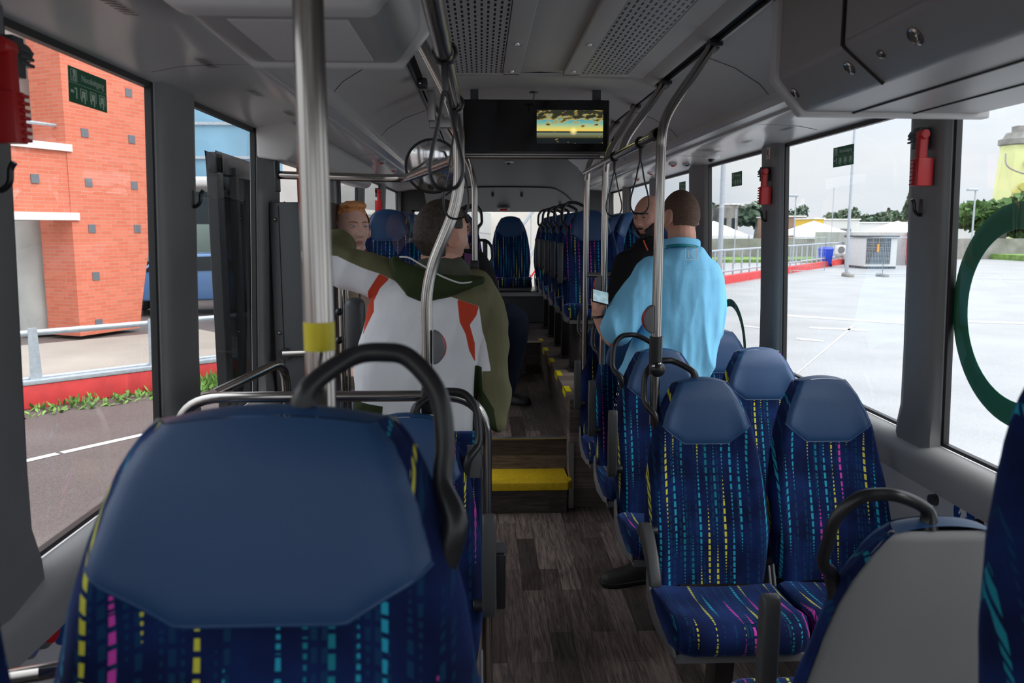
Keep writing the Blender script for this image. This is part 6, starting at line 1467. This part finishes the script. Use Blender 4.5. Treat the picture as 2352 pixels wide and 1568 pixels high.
# trees
def tree(P, h, w, label, mt=M_leafd, cone=False, n=900, seed=1):
    r = random.Random(seed); t = thing('conifer_tree' if cone else 'leafy_tree', label, 'tree', P, 0, 'trees beyond the lot')
    m = MB(); m.tube([(0, 0, 0), (.05*w, 0, h*.5), (0, 0, h*.9)], [.05*w, .035*w, .01*w], 8); m.build('trunk', M_concd, t)
    m = MB(); cl = []
    for i in range(n):
        if cone:
            z = h*(.12+.88*r.random()**.8); rad = w*.5*(1-z/h)*r.uniform(.6, 1.1)+.05; a = r.uniform(0, 6.28); c = Vector((rad*math.cos(a), rad*math.sin(a), z)); s = w*.07
        else:
            k = i % 9; a0 = k*2.3; cc = Vector((.28*w*math.cos(a0), .28*w*math.sin(a0), h*(.5+.32*((k*.37) % 1)))); 
            v = Vector((r.gauss(0, 1), r.gauss(0, 1), r.gauss(0, 1))).normalized()*r.uniform(.7, 1); c = cc+Vector((v.x*w*.26, v.y*w*.26, v.z*h*.20)); s = w*.06
        a = Vector((r.gauss(0, 1), r.gauss(0, 1), r.gauss(0, 1))).normalized()*s; b = a.cross(Vector((r.gauss(0, 1), r.gauss(0, 1), r.gauss(0, 1)))).normalized()*s
        m.add([c-a, c-b, c+a, c+b], [(0, 1, 2, 3)])
    m.build('foliage', mt, t, smooth=False, weld=False)
def G(px, py_base, dist=None):
    return PZ(px, py_base, GZ)
def at_dist(px, Y, z=GZ): p = PY(px, 500, Y); return Vector((p.x, Y, z))
def hgt(px, py, Y): return PY(px, py, Y).z-GZ
Yt = 95
for i, (px, top, w, cone, lb) in enumerate(((1735, 458, 11, 0, 'large round tree left of the second right pillar'), (1828, 470, 5, 0, 'small tree with pale crown behind the street lamp'), (1930, 478, 8, 0, 'dark round tree beside the tall mast in the widest right window'), (2018, 483, 10, 0, 'broad tree behind the white tent'), (2040, 478, 4, 1, 'narrow conifer among the broad trees'), (2088, 440, 7, 1, 'tall conifer left of the right pillar'), (1660, 470, 8, 0, 'tree far left beyond the blue shirt'))):
    Y = Yt+i*3; tree(at_dist(px, Y), hgt(px, top, Y), w*.55, lb, M_leafd, cone, 900, i)
tree(at_dist(2300, 55), hgt(2300, 445, 55), 6, 'bright green tree in front of the yellow tower', M_leaf, False, 1100, 20)
tree(at_dist(2225, 88), hgt(2225, 495, 88), 7, 'grey green tree left of the green ring', M_leafd, False, 900, 21)
tree(at_dist(1862-300, 80), hgt(1560, 450, 80), 6, 'tree seen above the blue-shirted man through the farther window', M_leafd, False, 900, 22)
# horizon buildings, wall, tents
def bld(name, px0, px1, top, Y, depth, mt, label, cat='building', base=0, roofm=None):
    a, b = at_dist(px0, Y), at_dist(px1, Y); h = hgt((px0+px1)/2, top, Y); t = thing(name, label, cat, (a.x, Y, GZ))
    m = MB(); m.box(0, b.x-a.x, 0, depth, base, h); m.build('body', mt, t, smooth=False)
    m = MB(); m.box(-.1, b.x-a.x+.1, -.1, depth+.1, h, h+.12); m.build('roof_edge', roofm or M_wcap, t, smooth=False)
    m = MB(); wdt = b.x-a.x
    k = max(2, int(wdt/3))
    for i in range(k): m.box(wdt*(i+.3)/k, wdt*(i+.7)/k, -.03, .0, h*.45, h*.7)
    m.build('window_row', M_dg if name != 'warehouse' else M_midg, t, smooth=False); return t
M_pale = mat('pale_render', (.62, .62, .60), .7, var=.08, vs=.3); M_brn = mat('brown_brick', (.30, .18, .12), .8, var=.15, vs=.5); M_yel = mat('yellow_cladding', (.75, .48, .05), .6)
bld('concrete_building', 1655, 1695, 470, 78, 8, M_concd, 'grey concrete building behind the white tent by the blue shirt')
bld('brick_house', 1812, 1850, 498, 70, 8, M_brn, 'low brown brick building under the street lamp')
bld('warehouse', 1850, 1975, 505, 80, 10, M_pale, 'long pale low warehouse behind the blue bin')
bld('yellow_shed', 1872, 1893, 503, 64, 4, M_yel, 'small yellow cube roof behind the tents', 'shed')
bld('warehouse', 2235, 2420, 520, 68, 10, M_pale, 'pale building behind the green ring')
bld('warehouse', 1975, 2120, 512, 90, 10, M_pale, 'pale flat building behind the right white tent')
# yellow tower
t = thing('yellow_tower', 'tall yellow green tower with round windows at the far right', 'tower', at_dist(2328, 62))
h = hgt(2328, 335, 62); m = MB(); m.lathe([(1.75, 0), (1.6, h*.5), (1.35, h*.96), (1.38, h)], n=8); m.build('shaft', mat('yellow_green_render', (.66, .68, .32), .7, var=.06, vs=.6), t, smooth=False)
m = MB(); m.lathe([(1.3, h), (1.5, h+.1), (1.5, h+.5), (1.2, h+.55), (1.0, h+1.0), (.001, h+1.05)], n=12); m.box(-.5, .6, -.4, .4, h+.9, h+1.5); m.build('crown', M_concd, t, smooth=False)
m = MB()
for z, x in ((.62, -.5), (.74, .5), (.83, -.2), (.5, .5), (.56, -.9), (.68, .9)): m.cyl((x, -1.55, h*z), (x, -1.35, h*z), .28, n=14)
m.build('round_window', mat('ochre_disc', (.45, .42, .10), .6), t)
m = MB(); m.tube(catmull([(-1.6, -.8, h*.92), (-1.9, -1.6, h*.80), (-.8, -2.0, h*.73), (.6, -2.0, h*.72), (2, -1.2, h*.78)], 6), .06, 6); m.build('cable_loop', M_concd, t)
# far retaining wall, grass bank, red and white barriers
a, b = PY(1600, 540, 52), PY(2140, 545, 52)
m = MB(); m.box(a.x-20, b.x+60, 52, 52.6, GZ, PY(1700, 548, 52).z); tag(m.build('retaining_wall', M_concd, smooth=False), 'long weathered concrete wall across the far side of the lot', 'wall')
m = MB(); m.box(a.x-20, b.x-7.5, 47, 51.9, GZ, GZ+.18); m.box(b.x+4, b.x+60, 44, 51.9, GZ, GZ+.35)
tag(m.build('grass_strip', M_grass, smooth=False), 'strip of green grass in front of the concrete wall', 'grass', kind='stuff')
for i, (px, lb) in enumerate(((1640, 'leftmost white tent roof behind the railing'), (1870, 'middle white tent roof behind the blue bin'), (2063, 'right white tent roof above the grey kiosk'))):
    Y = 58; c_ = at_dist(px, Y); w_ = (115 if i else 100)/1830*Y*.62; ze = hgt(px, 540, Y); zt2 = hgt(px, 507, Y)
    t = thing('party_tent', lb, 'tent', (c_.x, Y, GZ), 0, 'white tents across the lot')
    m = MB(); m.add([(-w_, -w_, ze), (w_, -w_, ze), (w_, w_, ze), (-w_, w_, ze), (0, 0, zt2)], [(0, 1, 4), (1, 2, 4), (2, 3, 4), (3, 0, 4)]); m.box(-w_, w_, -w_, -w_+.03, ze-.25, ze); m.build('roof', M_wcap, t, smooth=False, weld=False)
    for sx in (-1, 1):
        for sy in (-1, 1): m = MB(); m.cyl((sx*w_, sy*w_, 0), (sx*w_, sy*w_, ze), .05, n=8); m.build('pole', M_galv, t)
# concrete shed, kiosk, bin, air unit
Y = 41.0
a, b = at_dist(1960, Y+3), at_dist(2090, Y+3); t = thing('concrete_shed', 'low concrete shed with a red end post behind the kiosk', 'shed', (a.x, Y+3, GZ))
m = MB(); m.box(0, b.x-a.x, 0, 5, 0, hgt(2000, 533, Y+3)); m.build('body', M_conc, t, smooth=False); m = MB(); m.box(b.x-a.x-.1, b.x-a.x+.25, -1.2, .1, 0, hgt(2000, 533, Y+3)); m.build('red_post', M_rcurb, t, smooth=False)
a, b = at_dist(1992, Y), at_dist(2062, Y); W_ = b.x-a.x; a = Vector((a.x*(Y-1.5)/Y, 0, 0)); hk = hgt(2020, 545, Y); t = thing('grey_kiosk', 'dark louvred kiosk with pale side walls across the lot', 'kiosk', (a.x, Y-1.5, GZ))
m = MB(); m.box(0, W_, 0, 2.2, .12, hk); m.build('body', M_pale, t, smooth=False); m = MB(); m.box(.05, W_*.80, -.03, 0, .25, hk-.05); m.build('louvred_front', M_dgrey, t, smooth=False)
m = MB()
for i in range(9): m.box(.05, W_*.80, -.05, -.03, .3+i*(hk-.4)/9, .33+i*(hk-.4)/9)
for i in range(1, 4): m.box(W_*.2*i, W_*.2*i+.03, -.06, -.03, .25, hk-.05)
m.build('louvre', M_midg, t, smooth=False); m = MB(); m.box(-.06, W_+.06, -.1, 2.3, hk, hk+.1); m.build('roof', M_dgrey, t, smooth=False); m = MB(); m.box(W_*.35, W_*.42, -.07, -.05, hk*.55, hk*.8); m.build('notice', mat('orange_notice', (.7, .3, .02), .5), t, smooth=False); m = MB(); m.box(0, W_, 0, 2.2, 0, .12); m.build('skid', M_blackp, t, smooth=False)
p_ = PZ(1895, 612, GZ); t = thing('wheelie_bin', 'bright blue wheeled bin standing at the end of the railing', 'bin', p_)
hb = PY(1895, 567, p_.y).z-GZ; wb_ = .33/1.0*hb*.9
M_bb = mat('blue_bin_plastic', (.015, .06, .55), .4)
m = MB(); m.loft([[(-wb_*.8, -wb_*.6, .08), (wb_*.8, -wb_*.6, .08), (wb_*.8, wb_*.6, .08), (-wb_*.8, wb_*.6, .08)], [(-wb_, -wb_*.9, hb*.88), (wb_, -wb_*.9, hb*.88), (wb_, wb_*.9, hb*.88), (-wb_, wb_*.9, hb*.88)]]); m.build('body', M_bb, t, bevel=.02)
m = MB(); m.loft([[(-wb_*1.1, -wb_, hb*.88), (wb_*1.1, -wb_, hb*.88), (wb_*1.1, wb_, hb*.88), (-wb_*1.1, wb_, hb*.88)], [(-wb_*.9, -wb_*.7, hb), (wb_*.9, -wb_*.7, hb), (wb_*.9, wb_*.7, hb), (-wb_*.9, wb_*.7, hb)]]); m.build('lid', M_bb, t, bevel=.02)
for s in (-1, 1): m = MB(); m.cyl((s*wb_*.85, -wb_*.5, .1), (s*wb_*.7, -wb_*.5, .1), .1, n=14); m.build('wheel', M_rubber, t)
p_ = at_dist(1970, 42); t = thing('air_unit', 'white outdoor air conditioning unit on the shed wall', 'air unit', (p_.x, 42, GZ)); z0, z1 = hgt(1970, 586, 42), hgt(1970, 565, 42)
m = MB(); m.box(-.32, .32, 1.6, 2.0, z0, z1); m.build('casing', M_wcap, t, bevel=.02); m = MB(); m.cyl((-.05, 1.59, (z0+z1)/2), (-.05, 1.58, (z0+z1)/2), (z1-z0)*.4, n=20); m.build('fan_grille', M_midg, t)
# railing on red kerb, right side, running away
A = PZ(1640, 655, GZ); B_ = PZ(1938, 605, GZ); ed2 = (B_-A).normalized(); A = A-ed2*5; L2 = (B_-A).length; n2 = Vector((-ed2.y, ed2.x, 0))
t = thing('lot_railing', 'grey barred railing running away on the right side of the bus', 'railing', (0, 0, 0)); Mr = basis(A, ed2, n2)
m = MB(); m.box(0, L2, -.15, .15, 0, .28, Mr); tag(m.build('red_kerb', M_rcurb, smooth=False), 'red painted kerb under the grey railing on the right side', 'kerb')
ht = 1.22
for z in (ht, .45): m = MB(); m.tube([A+Vector((0, 0, z)), A+ed2*L2+Vector((0, 0, z))], .04, 8); m.build('rail', M_galv, t)
k = 0
while k*1.0 < L2:
    m = MB(); m.tube([A+ed2*k+Vector((0, 0, .28)), A+ed2*k+Vector((0, 0, ht))], .035, 6); m.build('post', M_galv, t); k += 1.0
# street poles
for px, pyb, top, r, lb, lamp in ((1652, 640, 20, .11, 'thick white mast seen behind the blue-shirted man', 0), (1943, 634, 290, .07, 'tall pale mast in the middle of the widest right window', 0), (1826, 600, 450, .05, 'street lamp left in the widest right window', 1), (1912, 600, 430, .03, 'thin flag pole near the dark round tree', 0), (2236, 600, 436, .06, 'lamp post left of the yellow tower', 1), (1690, 598, 480, .04, 'thin pole beside the first white tent', 0)):
    p_ = PZ(px, pyb, GZ) if pyb > 602 else at_dist(px, 46)
    h = PY(px, top, p_.y).z-GZ; t = thing('street_pole', lb, 'pole', p_, 0, 'poles across the lot'); m = MB(); m.tube([(0, 0, 0), (0, 0, h)], [r, r*.7], 10); m.build('shaft', M_galv, t)
    m = MB(); m.cyl((0, 0, 0), (0, 0, .15), r*2.2, n=12); m.build('foot', M_concd, t)
    if lamp: m = MB(); m.box(-.5, .1, -.12, .12, h-.05, h+.08); m.build('lamp_head', M_galv, t, bevel=.02)
# mesh fence panels in the lot
for i, (px0, px1, Y) in enumerate(((1955, 2035, 33), (1812, 1900, 36), (2035, 2120, 33))):
    a, b = at_dist(px0, Y), at_dist(px1, Y); h = hgt(px0, 545, Y); w_ = b.x-a.x
    t = thing('fence_panel', ['temporary mesh fence panel in front of the kiosk, held by a concrete foot', 'temporary mesh fence panel by the blue bin', 'temporary mesh fence panel at the right edge beside the pillar'][i], 'fence panel', (a.x, Y, GZ))
    m = MB(); m.tube([(0, 0, .1), (0, 0, h), (w_, 0, h), (w_, 0, .1), (0, 0, .1)], .02, 6); m.build('frame', M_galv, t)
    m = MB()
    for k in range(1, 22): x = w_*k/22; m.box(x-.003, x+.003, -.003, .003, .1, h)
    for k in range(1, 7): z = .1+(h-.1)*k/7; m.box(0, w_, -.003, .003, z-.003, z+.003)
    m.build('mesh', M_galv, t, smooth=False); m = MB(); m.box(-.12, .12, -.35, .35, 0, .13); m.build('foot', M_concd, t, bevel=.02)
# faint parking lines
t = tag((lambda mb: [mb.add([PZ(x0, y0, GZ+.004), PZ(x1, y1, GZ+.004), PZ(x1+2, y1+w, GZ+.004), PZ(x0-2, y0+w, GZ+.004)], [(0, 1, 2, 3)]) for x0, y0, x1, y1, w in ((1800, 722, 2090, 741, 4), (1860, 750, 1990, 756, 4), (1830, 775, 1890, 781, 4), (1800, 882, 1960, 745, 4), (2200, 735, 2352, 740, 4), (1700, 745, 1752, 752, 3))] and mb.build('parking_lines', mat('worn_white_line', (.42, .42, .42), .6), smooth=False, weld=False))(MB()), 'faint white painted bay lines on the pale parking lot', 'parking lines')
# white building behind the bus with a red stair rail
t = thing('rear_building', 'pale concrete building with a zigzag stair behind the rear window', 'building', (-9, 17, GZ))
m = MB(); m.box(4.9, 12.2, 0, 6, 0, 6); m.build('wall', mat('pale_rear_concrete', (.60, .56, .50), .8, var=.06, vs=.4), t, smooth=False)
m = MB(); m.box(5, 9.2, -.8, 0, 0, 2.25); m.add([(4.2, -.81, 2.5), (9.2, -.81, 1.9), (9.2, -.81, 2.3), (6.5, -.81, 3.1), (4.2, -.81, 3.1)], [(0, 1, 2, 3, 4)]); m.build('grey_annex', M_conc, t, smooth=False, weld=False)
m = MB(); m.tube([(9.9, -.9, .9), (12.1, -.9, 3.9)], .018, 6); m.build('red_handrail', M_red, t)
m = MB(); m.tube([(9.2, -.9, 1.2), (11.4, -.9, 4.2)], .03, 6); m.tube([(9.2, -.9, .4), (11.9, -.9, 4.0)], .03, 6)
for k in range(12): m.tube([(9.2+k*.2, -.9, .5+k*.27), (9.2+k*.2, -.9, 1.2+k*.27)], .015, 5)
m.build('stair_rail', M_galv, t)
